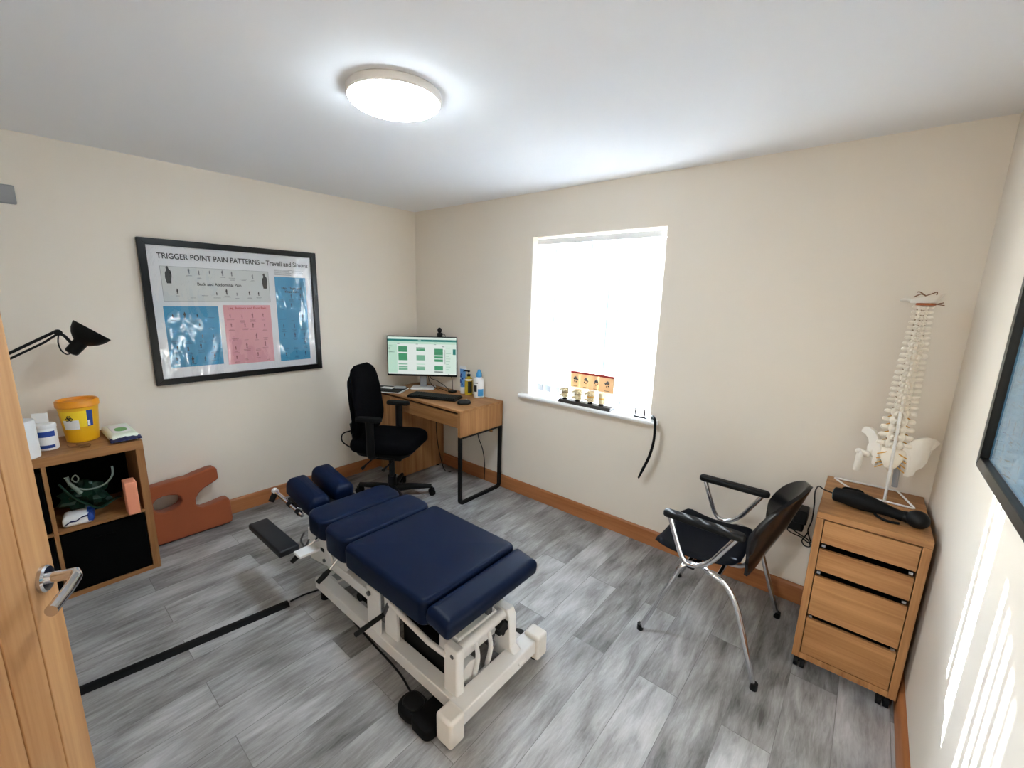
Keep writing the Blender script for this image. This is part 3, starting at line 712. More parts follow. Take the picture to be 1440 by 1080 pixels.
# ================================================================= OFFICE CHAIR
oc = thing('office_chair', 'black fabric office swivel chair pulled up beside the oak desk', 'chair', (.655, -.768, 0), math.radians(31))
OM = Matrix.Translation((.655, -.768, 0)) @ Matrix.Rotation(math.radians(31), 4, 'Z')
MB().slab(-.25, .24, -.235, .235, .445, .535, .11, .045, M=OM, dome=.012, rb=.03).build('seat', M['fabric'], oc)
MB().slab(-.21, .20, -.20, .20,   .415, .45, .09, .01, M=OM).build('seat_pan', M['black'], oc)
rows = []
def backpt(u, v, off):
    hw = .205 if v < .55 else .205 - .05*((v-.55)/.45)**1.5
    # superellipse edge softening at the top and bottom
    y = hw*u; x = -.30 - .015*v - .03*math.sin(PI*v)*(-1) - .035*u*u*(-1)*.6 + off
    x += .02*math.exp(-((v-.25)/.18)**2)
    return (x+.085, y, .515 + .545*v)
def cushion_sheet(fn, nu, nv, thick, edge=.35):
    """closed pillow surface from a parametric sheet fn(u,v,off)"""
    b = MB(); F, B = [], []
    for j in range(nv+1):
        v = j/nv; rf, rb_ = [], []
        for i in range(nu+1):
            u = -1+2*i/nu
            vv = .5+(v-.5)*1.0
            # round the outline: squash u near v ends
            k = min(v, 1-v)/.16
            s = 1 if k >= 1 else math.sqrt(max(0, 1-(1-k)**2))*.35+.65
            e = min(1-abs(u), min(v, 1-v)*2)
            t_ = thick*(1 - (1-min(1, e/edge))**2.2)
            rf.append(fn(u*s, vv, t_*.5+.001)); rb_.append(fn(u*s, vv, -t_*.5-.001))
        F.append(rf); B.append(rb_)
    nc = nu+1
    vs = [p for r in F for p in r] + [p for r in B for p in r]; off = (nv+1)*nc; fs = []
    for j in range(nv):
        for i in range(nu):
            a = j*nc+i; fs.append((a, a+1, a+nc+1, a+nc)); fs.append((off+a, off+a+nc, off+a+nc+1, off+a+1))
    for i in range(nu):
        fs.append((i, off+i, off+i+1, i+1)); a = nv*nc+i; fs.append((a, a+1, off+a+1, off+a))
    for j in range(nv):
        a = j*nc; fs.append((a, a+nc, off+a+nc, off+a)); a = j*nc+nu; fs.append((a, off+a, off+a+nc, a+nc))
    return b, vs, fs
b, vs, fs = cushion_sheet(backpt, 16, 20, .075)
b.add(vs, fs, 0, OM); b.build('backrest', M['fabric'], oc, angle=70)
b, vs, fs = cushion_sheet(lambda u, v, o: backpt(u*.9, .06+.8*v, o-.05), 12, 14, .03)
b.add(vs, fs, 0, OM); b.build('back_cover', M['black'], oc, angle=70)
b = MB(); b.tube(bend([(-.10, 0, .42), (-.28, 0, .42), (-.305, 0, .60)], .06), .022, 12, flat=1.6, M=OM); b.build('back_bar', M['black'], oc)
b = MB(); b.tube(smooth_path([(-.27, -.1, .57), (-.335, -.10, .54), (-.34, -.10, .48), (-.26, -.1, .43)], 5), .005, 8, M=OM); b.build('tilt_cable', M['black'], oc)
for s in (-1, 1):
    am = MB().slab(-.14, .05, s*.25-.035, s*.25+.035, .70, .73, .03, .012, M=OM).build('armrest', M['rubber'], oc)
    MB().tube(bend([(-.04, s*.18, .43), (-.04, s*.247, .43), (-.04, s*.25, .705)], .04), .020, 12, flat=1.5, M=OM).build('arm_support', M['black'], am)
MB().box((-.11, -.08, .35), (.11, .08, .40), 0, OM).build('tilt_mechanism', M['black'], oc, bevel=.01)
for s, x in ((-1, -.10), (-1, .06)):
    lv = MB(); lv.tube([(x, s*.06, .37), (x, s*.21, .36), (x-.01, s*.25, .345)], [.006, .006, .013], 10, M=OM); lv.build('control_lever', M['black'], oc)
MB().cyl((0, 0, .06), (0, 0, .20), .032, M=OM).cyl((0, 0, .20), (0, 0, .36), .022, M=OM).build('gas_column', M['black'], oc)
for k in range(5):
    a = math.radians(58-31+72*k); d = Vector((math.cos(a), math.sin(a), 0)); q = Vector((-d.y, d.x, 0))
    lg = MB().tube([d*.02+Vector((0,0,.095)), d*.15+Vector((0,0,.092)), d*.30+Vector((0,0,.075))], [.034, .026, .018], 10, flat=.8, M=OM).build('base_arm', M['black'], oc)
    c = d*.305
    w = MB(); [w.cyl(c+q*(s*.008)+Vector((0,0,.026)), c+q*(s*.026)+Vector((0,0,.026)), .026, n=20, M=OM) for s in (-1, 1)]
    w.cyl(c+Vector((0,0,.03)), c+Vector((0,0,.075)), .008, n=10, M=OM); w.box((-.02,-.012,.03),(.02,.012,.055),0, OM @ frame(c, d, q, (0,0,1)))
    w.build('caster', M['rubber'], lg)

# ================================================================= TREATMENT TABLE
tb = thing('treatment_table', 'low navy vinyl chiropractic treatment table on a white steel base', 'treatment table', (1.85, -1.48, 0))
YN, YFAR = -1.69, -1.27
# cushions
MB().slab(1.705, 2.262, -1.742, -1.218, .395, .50, .035, .022, dome=.006, rb=.012).build('main_cushion', M['navy'], tb)
MB().slab(1.487, 1.698, -1.728, -1.232, .372, .50, .055, .020, dome=.005, rb=.02).build('lumbar_cushion', M['navy'], tb)
MB().slab(1.285, 1.480, -1.715, -1.255, .385, .50, .06, .020, dome=.005, rb=.025).build('chest_cushion', M['navy'], tb)
FM = Matrix.Translation((2.268, 0, .497)) @ Matrix.Rotation(math.radians(9), 4, 'Y')
MB().slab(0, .128, -1.738, -1.218, -.075, 0, .02, .032, M=FM, rb=.02).build('foot_flap', M['navy'], tb)
for (xc, yc) in ((1.075, -1.598), (1.015, -1.425)):
    HM = Matrix.Translation((xc, yc, .475)) @ Matrix.Rotation(math.radians(10), 4, 'Y')
    MB().slab(-.155, .155, -.062, .062, -.045, .055, .035, .048, M=HM, rb=.015, dome=.004).build('head_cushion', M['navy'], tb)
ar = MB().slab(.945, 1.335, -1.865, -1.768, .325, .358, .010, .010, rb=.006).build('arm_pad', M['navyarm'], tb)
MB().box((1.33, -1.80, .318), (1.40, -1.70, .332)).build('arm_bracket', M['paint'], ar, bevel=.003)
# cushion boards
MB().box((1.73, -1.70, .375), (2.25, -1.26, .397)).build('cushion_board', M['black'], tb)
MB().box((1.32, -1.66, .355), (1.68, -1.30, .386)).build('cushion_board', M['black'], tb)
# base frame
MB().box((1.295, YN, .055), (2.345, YN+.06, .11)).build('base_rail', M['paint'], tb, bevel=.004)
MB().box((1.295, YFAR-.06, .055), (2.345, YFAR, .11)).build('base_rail', M['paint'], tb, bevel=.004)
cm = MB().box((1.30, YN+.055, .052), (1.415, YFAR-.055, .106)).build('cross_member', M['paint'], tb, bevel=.004)
MB().box((1.335, YN+.07, .1058), (1.40, YN+.13, .1068)).build('rating_plate', M['greyp'], cm)
MB().box((2.345, -1.752, .05), (2.42, -1.205, .112)).build('cross_bar', M['paint'], tb, bevel=.005)
for x0, y0 in ((2.352, -1.768), (2.352, -1.262)):
    c = MB().box((x0, y0, .014), (x0+.082, y0+.072, .128)).build('foot_cap', M['capw'], tb, bevel=.012, seg=3)
    MB().cyl((x0+.041, y0+.036, 0), (x0+.041, y0+.036, .016), .026).build('rubber_foot', M['rubber'], c)
for y in (YN+.03, YFAR-.03):
    MB().cyl((1.34, y, 0), (1.34, y, .056), .024).build('rubber_foot', M['rubber'], tb)
# foot-end posts
p = MB().box((2.288, -1.672, .06), (2.362, -1.632, .305)).build('post', M['paint'], tb, bevel=.008)
MB().cyl((2.335, -1.6735, .275), (2.335, -1.668, .275), .009, n=16).build('bolt', M['darksteel'], p)
p = MB().prism([(2.27, .06), (2.43, .075), (2.40, .11), (2.372, .13), (2.365, .27), (2.35, .30), (2.29, .30), (2.27, .28)], 0, .045, frame((0, -1.335, 0), (1,0,0), (0,0,1), (0,-1,0))).build('post', M['paint'], tb, bevel=.004)
MB().tube([(2.325, -1.635, .272), (2.325, -1.378, .272)], .022, 16).build('hinge_tube', M['paint'], tb)
for y in (-1.545, -1.47):
    MB().tube(smooth_path([(2.33, y, .262), (2.345, y, .20), (2.338, y, .14), (2.325, y, .09), (2.33, y, .07)], 5), .012, 10, flat=.5).build('curved_rib', M['paint'], tb)
MB().box((2.318, -1.545, .066), (2.338, -1.47, .082)).build('rib_bar', M['paint'], tb, bevel=.002)
MB().box((2.20, -1.62, .19), (2.315, -1.40, .30)).build('bracket_plate', M['paint'], tb, bevel=.006)
MB().box((2.285, -1.452, .155), (2.31, -1.424, .385)).build('flap_support', M['darksteel'], tb, bevel=.003)
b = MB(); c = (2.345, -1.405, .235); KMx = Matrix.Translation(c) @ Matrix.Rotation(PI/2, 4, 'Y')
pr = [(.030*(1+.16*math.cos(6*a)) , a) for a in [2*PI*i/48 for i in range(48)]]
b.prism([(r*math.cos(a), r*math.sin(a)) for r, a in pr], -.012, .014, KMx); b.cyl((2.31, -1.405, .235), (2.335, -1.405, .235), .008)
b.build('star_knob', M['black'], tb, bevel=.003)
MB().cyl((2.318, -1.437, .165), (2.33, -1.437, .165), .014, n=16).build('bolt', M['darksteel'], tb)
# lifting gear
p = MB().box((1.79, YN+.004, .075), (1.885, YN+.016, .318)).build('lift_plate', M['paint'], tb, bevel=.003)
MB().cyl((1.815, YN+.003, .285), (1.815, YN-.006, .285), .011, n=16).build('bolt', M['darksteel'], p)
MB().box((1.885, YN+.03, .075), (1.975, YN+.045, .318)).build('lift_plate', M['paint'], tb, bevel=.003)
MB().box((1.78, YFAR-.05, .075), (1.975, YFAR-.035, .318)).build('lift_plate', M['paint'], tb, bevel=.003)
MB().tube([(1.955, YN+.012, .302), (2.21, YN+.012, .268), (2.30, YN+.02, .262)], .011, 12).build('lift_bar', M['paint'], tb)
MB().tube([(1.955, YFAR-.03, .302), (2.28, YFAR-.05, .262)], .011, 12).build('lift_bar', M['paint'], tb)
MB().box((1.76, -1.645, .318), (2.27, -1.32, .376)).build('lift_frame', M['black'], tb, bevel=.004)
MB().box((1.96, -1.62, .045), (2.235, -1.50, .205)).build('motor_box', M['black'], tb, bevel=.01)
MB().cyl((2.235, -1.56, .12), (2.32, -1.56, .12), .045, n=24).build('motor', M['paint'], tb)
MB().cyl((1.98, -1.43, .11), (2.31, -1.43, .19), .024, n=18).build('actuator', M['darksteel'], tb)
MB().cyl((1.46, -1.56, .09), (1.76, -1.52, .26), .026, n=18).build('actuator', M['darksteel'], tb)
b = MB(); b.box((1.55, -1.60, .08), (1.64, -1.555, .15)); b.cyl((1.60, -1.62, .11), (1.60, -1.60, .11), .022); b.build('junction_box', M['black'], tb, bevel=.005)
# head-end plates, brackets, levers
p = MB().prism([(1.245, .20), (1.395, .225), (1.475, .27), (1.40, .375), (1.235, .375), (1.225, .30)], 0, .012, frame((0, YN+.022, 0), (1,0,0), (0,0,1), (0,-1,0))).build('head_plate', M['paint'], tb, bevel=.002)
MB().cyl((1.40, YN+.009, .255), (1.40, YN+.002, .255), .010, n=16).build('bolt', M['darksteel'], p)
MB().box((1.37, YN+.006, .30), (1.40, YN+.011, .316)).build('slot_cover', M['black'], p)
MB().prism([(1.20, .20), (1.46, .25), (1.40, .375), (1.20, .40)], 0, .012, frame((0, YFAR-.02, 0), (1,0,0), (0,0,1), (0,-1,0))).build('head_plate', M['paint'], tb, bevel=.002)
MB().prism([(1.48, .27), (1.59, .275), (1.66, .36), (1.46, .36)], 0, .012, frame((0, YN+.03, 0), (1,0,0), (0,0,1), (0,-1,0))).build('head_plate', M['paint'], tb, bevel=.002)
MB().box((1.22, YN+.03, .20), (1.75, YN+.06, .25)).build('side_beam', M['paint'], tb, bevel=.004)
MB().box((1.22, YFAR-.06, .20), (1.75, YFAR-.03, .25)).build('side_beam', M['paint'], tb, bevel=.004)
MB().box((1.21, -1.66, .375), (1.30, -1.35, .41)).build('head_bracket', M['paint'], tb, bevel=.005)
MB().box((.93, -1.65, .405), (1.25, -1.36, .425)).build('head_board', M['black'], tb, bevel=.003)
hr = MB().tube([(.865, -1.685, .452), (1.19, -1.685, .425)], .011, 14).tube([(1.10, -1.685, .432), (1.12, -1.63, .42)], .010, 10).build('head_rod', M['chrome'], tb)
MB().cyl((.868, -1.69, .445), (.868, -1.715, .405), .016, n=16).build('rod_knob', M['black'], hr)
MB().cyl((.872, -1.685, .452), (.846, -1.685, .455), .017, n=18).build('rod_end', M['paint'], hr)
b = MB(); [b.cyl((x, -1.685, z), (x+.03, -1.685, z-.003), .0145, n=16) for x, z in ((1.03, .438), (1.13, .43))]; b.build('rod_collar', M['black'], hr)
for k, (a, m_, z_) in enumerate((((1.345, YN-.004, .352), (1.33, -1.745, .318), (1.305, -1.80, .262)), ((1.565, YN-.004, .345), (1.56, -1.735, .305), (1.55, -1.79, .262)))):
    l = MB().tube([a, m_], .006, 10).cyl(Vector(a)+Vector((0, .03, 0)), a, .012, n=14).build('lever', M['chrome'], tb)
    MB().tube([m_, Vector(m_)*.6+Vector(z_)*.4, z_], [.009, .014, .011], 12).build('lever_grip', M['black'], l)
l = MB().tube([(1.955, YN+.004, .302), (1.945, YN-.012, .255)], .010, 10, flat=.6).build('lever', M['darksteel'], tb)
MB().tube([(1.95, YN-.012, .262), (1.915, -1.76, .222), (1.885, -1.80, .188)], [.010, .011, .011], 12).build('lever_grip', M['black'], l)
b = MB(); [b.tube(smooth_path([(1.215+.05*q, -1.692, .34-.02*q), (1.21+.05*q, -1.71, .30-.02*q), (1.225+.04*q, -1.70, .262-.01*q)]), .005, 8) for q in (0, 1)]; b.build('adjuster_clip', M['darksteel'], tb)
# floor things at the table
t = thing('foot_pedal', 'black foot pedal on the floor under the near foot corner of table', 'pedal', (2.25, -1.72, 0))
MB().slab(2.142, 2.262, -1.802, -1.70, .0, .045, .045, .018, M=None).slab(2.235, 2.345, -1.80, -1.66, 0, .045, .03, .008).build('pedal_body', M['rubber'], t)
MB().slab(2.16, 2.245, -1.785, -1.715, .041, .053, .03, .006).build('pedal_top', M['black'], t)
t = MB().lathe([(.055, 0), (.06, .004), (.06, .022), (.05, .034), (.002, .037)], (2.285, -1.225, 0), 32).build('foot_switch', M['black'])
tag(t, 'round dark foot switch on the floor behind the far table post', 'pedal')
s0, s1 = Vector((1.242, -1.81, 0)), Vector((1.095, -2.925, 0)); d = (s1-s0).normalized(); q = Vector((-d.y, d.x, 0)); hwid = .031
pr = [(-hwid, 0), (hwid, 0), (hwid*.55, .010), (-hwid*.55, .010)]
tag(MB().prism(pr, 0, (s1-s0).length, frame(s0, q, (0,0,1), d)).build('cable_cover', M['rubber'], bevel=.001), 'long flat black cable cover strip across the wooden floor', 'cable cover')
tag(MB().tube(smooth_path([(1.242, -1.80, .006), (1.243, -1.74, .006), (1.255, -1.69, .006), (1.285, -1.62, .006), (1.40, -1.58, .006)], 5), .0045, 8).build('table_cable', M['black']), 'thin black cable running from floor strip to under the treatment table', 'cable')
tag(MB().tube(smooth_path([(1.62, -1.66, .007), (1.78, -1.672, .007), (1.93, -1.68, .007), (2.04, -1.69, .007), (2.11, -1.705, .007), (2.150, -1.715, .012)], 5), .0045, 8).build('pedal_cable', M['black']), 'black pedal lead on the floor along the near table rail', 'cable')

# ================================================================= VISITOR CHAIR
vc = thing('visitor_chair', 'black shell armchair with chrome tube legs beside the drawer unit', 'chair', (2.93, -.48, 0))
def seatpt(u, v, off):
    # v 0 front lip .. 1 rear; u across (-1 near camera .. 1 far)
    x = 2.665 + .385*v; hw = (.232 - .02*v)*(1 if v > .22 else .74 + .26*math.sqrt(max(0, 1-(1-v/.22)**2)))
    z = .452 - .028*math.sin(PI*min(1, v*1.05)) + .018*u*u - (.045*(1-v/.14)**2 if v < .14 else 0)
    return (x, -.478 + hw*u, z + off)
b, vs, fs = cushion_sheet(seatpt, 18, 18, .020, .12)
b.add(vs, fs); b.build('seat', M['shellseat'], vc, angle=70)
def lerp_tab(z, T):
    for (a, p), (c, q) in zip(T, T[1:]):
        if z <= c: return p + (q-p)*max(0, (z-a)/(c-a))
    return T[-1][1]
def vbackpt(u, v, off):
    z = .425 + .41*v
    hw = lerp_tab(z, [(.42, .165), (.50, .205), (.56, .215), (.62, .215)])
    if z > .62: hw = .215*math.sqrt(max(0.0, 1-((z-.62)/.215)**2.4)) + .003
    xc = lerp_tab(z, [(.40, 3.088), (.52, 3.135), (.64, 3.184), (.84, 3.246)])
    wr = lerp_tab(z, [(.42, .03), (.52, .055), (.62, .094), (.84, .094)])
    y = hw*u
    x = xc - wr*(y/.215)**2
    return (x + off*.9, -.480 + y, z - off*.3)
b = MB(); F, B = [], []
nu, nv = 18, 22
for j in range(nv+1):
    v = j/nv
    F.append([vbackpt(-1+2*i/nu, v, -.007) for i in range(nu+1)]); B.append([vbackpt(-1+2*i/nu, v, .007) for i in range(nu+1)])
nc = nu+1; vs = [p for r in F for p in r]+[p for r in B for p in r]; o_ = (nv+1)*nc; fs = []
for j in range(nv):
    for i in range(nu):
        a = j*nc+i; fs.append((a, a+1, a+nc+1, a+nc)); fs.append((o_+a, o_+a+nc, o_+a+nc+1, o_+a+1))
for i in range(nu):
    fs.append((i, o_+i, o_+i+1, i+1)); a = nv*nc+i; fs.append((a, a+1, o_+a+1, o_+a))
for j in range(nv):
    a = j*nc; fs.append((a, a+nc, o_+a+nc, o_+a)); a = j*nc+nu; fs.append((a, o_+a, o_+a+nc, a+nc))
b.add(vs, fs); b.build('backrest', M['shell'], vc, angle=60, bevel=0)
for s, y in ((-1, -.745), (1, -.218)):
    # arm loop
    yi = y + (.03 if s < 0 else -.03)
    lp = smooth_path([(2.768, y, .632), (2.80, y, .545), (2.843, y, .452), (2.895, y, .438), (2.955, y, .482), (3.005, y, .563), (3.045, y, .632)], 6)
    al = MB().tube(lp, .0115, 14).build('arm_tube', M['chrome'], vc)
    MB().slab(2.738, 3.075, y-.024, y+.024, .628, .658, .024, .012, rb=.008).build('arm_pad', M['black'], al)
    MB().tube(bend([(2.862, y, .446), (2.80, yi, .40), (2.685, y+.02*s*-1, .018)] if False else [(2.90, yi+.05*(-s), .418), (2.845, y, .425), (2.688, y+.01*s, .012)], .03), .0115, 14).build('leg', M['chrome'], vc)
    MB().tube(smooth_path([(2.90, yi+.03*(-s), .42), (2.96, y, .432), (3.02, y, .412), (3.07, y, .345), (3.11, y, .235), (3.182, y+.012*s, .012)], 6), .0115, 14).build('leg', M['chrome'], vc)
    for x, yy in ((2.686, y+.01*s), (3.184, y+.012*s)):
        MB().cyl((x, yy, 0), (x, yy, .03), .015, n=16).build('foot_glide', M['black'], vc)
b = MB(); [b.tube([(x, -.72, .418), (x, -.24, .418)], .010, 12) for x in (2.86, 2.99)]; b.build('seat_bar', M['chrome'], vc)
MB().tube(bend([(2.98, -.60, .42), (3.06, -.60, .43), (3.09, -.60, .50), (3.10, -.60, .56)], .03), .009, 10).tube(bend([(2.98, -.36, .42), (3.06, -.36, .43), (3.09, -.36, .50), (3.10, -.36, .56)], .03), .009, 10).build('back_bracket', M['steel'], vc)
MB().slab(2.845, 2.885, -.705, -.66, .385, .42, .01, .006).build('link_block', M['black'], vc)

# ================================================================= DRAWER UNIT
ux0, ux1, uy0, uy1, uz0, uz1 = 3.281, 3.630, -.516, -.022, .062, .75
du = thing('drawer_unit', 'oak drawer unit on castors with four drawers in the room corner', 'drawer unit', (3.455, -.27, 0))
b = MB(); b.box((ux0, uy0, uz0), (ux0+.026, uy1, uz1-.027)); b.box((ux1-.026, uy0, uz0), (ux1, uy1, uz1-.027)); b.box((ux0+.026, uy0, uz0), (ux1-.026, uy1, uz0+.027)); b.box((ux0+.026, uy1-.01, uz0+.027), (ux1-.026, uy1, uz1-.027))
b.build('carcass', M['oakZ'], du, bevel=.001)
MB().box((ux0, uy0, uz1-.026), (ux1, uy1, uz1)).build('unit_top', M['oakX'], du, bevel=.001)
zs = [(.619, .718), (.495, .590), (.283, .467), (.092, .262)]
for k, (z0, z1) in enumerate(zs):
    dr = MB().box((ux0+.029, uy0+.001, z0), (ux1-.029, uy0+.017, z1)).build('drawer', M['oakX'], du, bevel=.001)
    MB().box((ux0+.032, uy0+.03, z0-.002), (ux1-.032, uy1-.03, z1-.03)).build('drawer_box', M['blackmetal'], dr)
    if k < 3:
        [MB().box((x, uy0+.012, z0-.022), (x+.012, uy0+.03, z0-.012)).build('drawer_bracket', M['steel'], dr) for x in (ux0+.034, ux1-.046)]
for x in (ux0+.03, ux1-.035):
    for y in (uy0+.03, uy1-.04):
        c = MB(); [c.cyl((x+s*.004, y, .024), (x+s*.02, y, .024), .024, n=20) for s in (-1, 1)]; c.cyl((x, y, .03), (x, y, uz0), .008, n=10); c.box((x-.018, y-.014, .03), (x+.018, y+.014, .053))
        c.build('caster', M['rubber'], du)

# ================================================================= SPINE MODEL
sp = thing('spine_model', 'life-size plastic human spine with pelvis on a white wire stand', 'spine model', (3.48, -.17, .75))
SX, SY = 3.487, -.165
def spine_y(z): return SY + .022*math.sin((z-.98)/.60*2*PI*1.05)
zc = .985; specs = []
for i in range(24):
    if i < 5: h, w, r = .034, .058-.0015*i, .029
    elif i < 17: h, w, r = .0245, .051-.0010*(i-5), .0265-.0005*(i-5)
    else: h, w, r = .0205, .038-.0010*(i-17), .0205-.0004*(i-17)
    specs.append((zc+h/2, h, w, r)); zc += h
for i, (z, h, w, r) in enumerate(specs):
    cy = spine_y(z); cx = SX + random.uniform(-.001, .001)
    b = MB(); hb_ = h*.80
    b.lathe([(r*.96, -hb_/2), (r, -hb_*.42), (r*.9, 0), (r, hb_*.42), (r*.96, hb_/2)], (cx, cy+.012, z), 20, sy=.8)
    y0 = cy - .010
    k_ = 1.25 if i < 5 else (1.0 if i < 17 else .72)
    for q in (-1, 1):
        b.tube([(cx+q*r*.35, cy, z), (cx+q*w*.55, y0-.004, z+.001), (cx+q*w*.86, y0-.008, z+h*.08), (cx+q*w, y0-.009, z+h*.12)], [.0095*k_, .0078*k_, .0088*k_, .0050*k_], 10)
        b.tube([(cx+q*.014*k_, y0-.004, z+h*.54), (cx+q*.016*k_, y0-.012, z+h*.1), (cx+q*.013*k_, y0-.009, z-h*.54)], [.0052*k_, .0100*k_, .0058*k_], 10)
        b.tube([(cx+q*.017*k_, y0-.006, z+h*.05), (cx+q*.004, y0-.020, z-h*.12)], [.0098*k_, .0095*k_], 10)
    L2 = .022 if i < 5 else (.026 if i < 17 else .016)
    drop = -.005 if i < 5 else (-.014 if i < 17 else -.006)
    b.tube([(cx, y0-.010, z), (cx, y0-.014-L2*.5, z+drop*.5), (cx, y0-.014-L2, z+drop)], [.0090*k_, .0066*k_, .0076*k_], 10, flat=.75)
    b.build('vertebra', M['bone'], sp, angle=60)
    if i < 23:
        zd = z + h/2
        MB().lathe([(r*.9, -h*.14), (r*1.0, 0), (r*.9, h*.14)], (cx, cy+.012, zd), 16, sy=.8).build('disc', M['red'] if i == 3 else M['discm'], sp)
b = MB()
b.ball((SX+.022, spine_y(1.085)-.002, 1.098), (.012, .01, .009), 12, 8); b.build('herniated_disc', M['red'], sp)
for i in range(0, 4):
    z, h, w, r = specs[i]; cy = spine_y(z)
    for q in (-1, 1):
        MB().tube(smooth_path([(SX+q*.016, cy-.004, z+h*.5), (SX+q*(w*.62), cy-.008, z+h*.38), (SX+q*(w*.86), cy-.010, z-h*.10)], 4), .0022, 6).build('nerve_root', M['nerve'], sp)
# sacrum, nerves over it
b = MB()
prof = []
for k in range(9):
    f_ = k/8; hw = .048*(1-f_)**.75+.006; z = .985 - .098*f_; cy = SY - .004 - .030*math.sin(f_*PI*.8)
    prof.append([(SX+hw*math.cos(2*PI*j/18), cy+(.016*(1-f_)+.006)*math.sin(2*PI*j/18), z) for j in range(18)])
b.grid(prof, closed=True); b.f += [tuple(range(17, -1, -1)), tuple(8*18+j for j in range(18))]; b.m += [0, 0]
for k in range(4):
    b.ball((SX, SY-.026-.006*k, .968-.020*k), (.006, .007, .008), 10, 6)
    for s in (-1, 1): b.ball((SX+s*(.022-.003*k), SY-.022-.005*k, .966-.020*k), (.005, .005, .006), 10, 6)
b.build('sacrum', M['bone'], sp, angle=60)
b = MB()
for k in range(4):
    for s in (-1, 1):
        b.tube(smooth_path([(SX+s*.008, SY-.02, .975-.018*k), (SX+s*.026, SY-.034, .967-.019*k), (SX+s*.048, SY-.03, .955-.021*k)], 4), .0026, 6)
b.build('sacral_nerves', M['nerve'], sp)
# hip bones traced plates with real thickness, flared in depth
def im(u, v): return (3.377+(u-220)*.000337+(v-340)*.000072, 1.03-(v-340)*.000459+(u-220)*.0000792)
def bone_plate(name, pts, yfun, thick):
    P = [im(u, v) for u, v in pts]
    bm = bmesh.new()
    vs = [bm.verts.new((x, 0, z)) for x, z in P]; f0 = bm.faces.new(vs)
    bmesh.ops.triangulate(bm, faces=[f0])
    bmesh.ops.subdivide_edges(bm, edges=bm.edges[:], cuts=2, use_grid_fill=True)
    for v in bm.verts: v.co.y = yfun(v.co.x, v.co.z)
    bm.normal_update()
    me_v = [v.co.copy() for v in bm.verts]; idx = {v: i for i, v in enumerate(bm.verts)}
    fs = [tuple(idx[v] for v in f.verts) for f in bm.faces]; bm.free()
    b = MB(); b.add(me_v, fs)
    o = b.build(name, M['bonew'], sp, angle=80); md = o.modifiers.new('solid', 'SOLIDIFY'); md.thickness = thick; md.offset = 0
    md = o.modifiers.new('bevel', 'BEVEL'); md.width = thick*.32; md.segments = 2; md.limit_method = 'ANGLE'; md.angle_limit = math.radians(50)
    return o
right = [(590, 540), (610, 490), (645, 445), (700, 412), (770, 398), (840, 402), (900, 432), (935, 475), (890, 500), (850, 530), (835, 575), (815, 620), (770, 668), (715, 690), (690, 735), (640, 750), (605, 735), (630, 700), (665, 670), (655, 630), (690, 600), (640, 610), (600, 585)]
bone_plate('hip_bone', right, lambda x, z: SY - .01 + 1.6*(x-3.53)*.35 + .12*max(0, z-.96)*1.0 - .02*math.sin((x-3.52)*30), .014)
left = [(410, 500), (400, 440), (375, 375), (345, 330), (300, 302), (255, 300), (225, 330), (222, 352), (262, 372), (290, 410), (296, 450), (272, 492), (270, 530), (300, 565), (330, 575), (322, 605), (318, 635), (345, 650), (372, 610), (380, 570), (395, 540)]
bone_plate('hip_bone', left, lambda x, z: SY - .015 - 1.6*(x-3.44)*.45 + .10*max(0, z-.96), .016)
# pubic arch
b = MB(); A = im(360, 640); Bp = im(480, 668); Cp = im(600, 650)
b.tube(smooth_path([(im(335, 600)[0], SY+.03, im(335, 600)[1]), (A[0], SY+.05, A[1]), (Bp[0], SY+.06, Bp[1]), (Cp[0], SY+.05, Cp[1]), (im(650, 620)[0], SY+.03, im(650, 620)[1])], 5), .008, 10)
b.build('pubic_arch', M['greyp'], sp)
h0, h1, h2 = im(300, 545), im(215, 520), im(150, 700)
b = MB(); b.ball((im(255, 545)[0], SY-.012, im(255, 545)[1]), .015)
b.tube([(im(270, 545)[0], SY-.012, im(270, 545)[1]), (im(200, 520)[0], SY-.022, im(200, 520)[1]), (im(192, 560)[0], SY-.022, im(192, 560)[1]), (h2[0], SY-.022, h2[1])], [.010, .018, .014, .0125], 12)
b.ball((im(185, 510)[0], SY-.022, im(185, 510)[1]), (.014, .014, .012)); b.build('femur_stub', M['bonew'], sp)
b = MB(); b.tube([(im(575, 600)[0], SY+.03, im(575, 600)[1]), (im(560, 680)[0], SY+.045, im(560, 680)[1]), (im(545, 850)[0]-.002, SY+.045, .80)], [.012, .011, .0105], 12); b.build('femur_stub', M['greyp'], sp)
# skull base
zt = specs[-1][0]+specs[-1][1]/2
MB().slab(SX-.024, SX+.036, SY-.03, SY+.03, zt-.002, zt+.007, .018, .003).build('skull_disc', M['orange'], sp)
b = MB(); rows = []
for k in range(7):
    f_ = k/6; hw = .052*(.75+.25*f_)
    rows.append([(SX-.004+.008*f_+hw*math.cos(2*PI*j/20), SY+(.034+.012*f_)*math.sin(2*PI*j/20), zt+.007+.026*f_ + (.012*math.cos(2*PI*j/20) if k > 1 else 0)*f_) for j in range(20)])
b.grid(rows, closed=True); b.f += [tuple(range(19, -1, -1)), tuple(6*20+j for j in range(20))]; b.m += [0, 0]
b.ball((SX-.062, SY-.01, zt+.017), (.012, .012, .007), 12, 8); b.tube([(SX-.06, SY-.01, zt+.017), (SX-.03, SY-.005, zt+.016)], .007, 8)
b.build('skull_base', M['bonew'], sp, angle=60)
b = MB(); b.tube(smooth_path([(SX-.035, SY-.02, zt+.030), (SX-.015, SY-.03, zt+.042), (SX, SY-.03, zt+.034), (SX-.02, SY-.03, zt+.05), (SX-.028, SY-.03, zt+.049)], 4), .0022, 6)
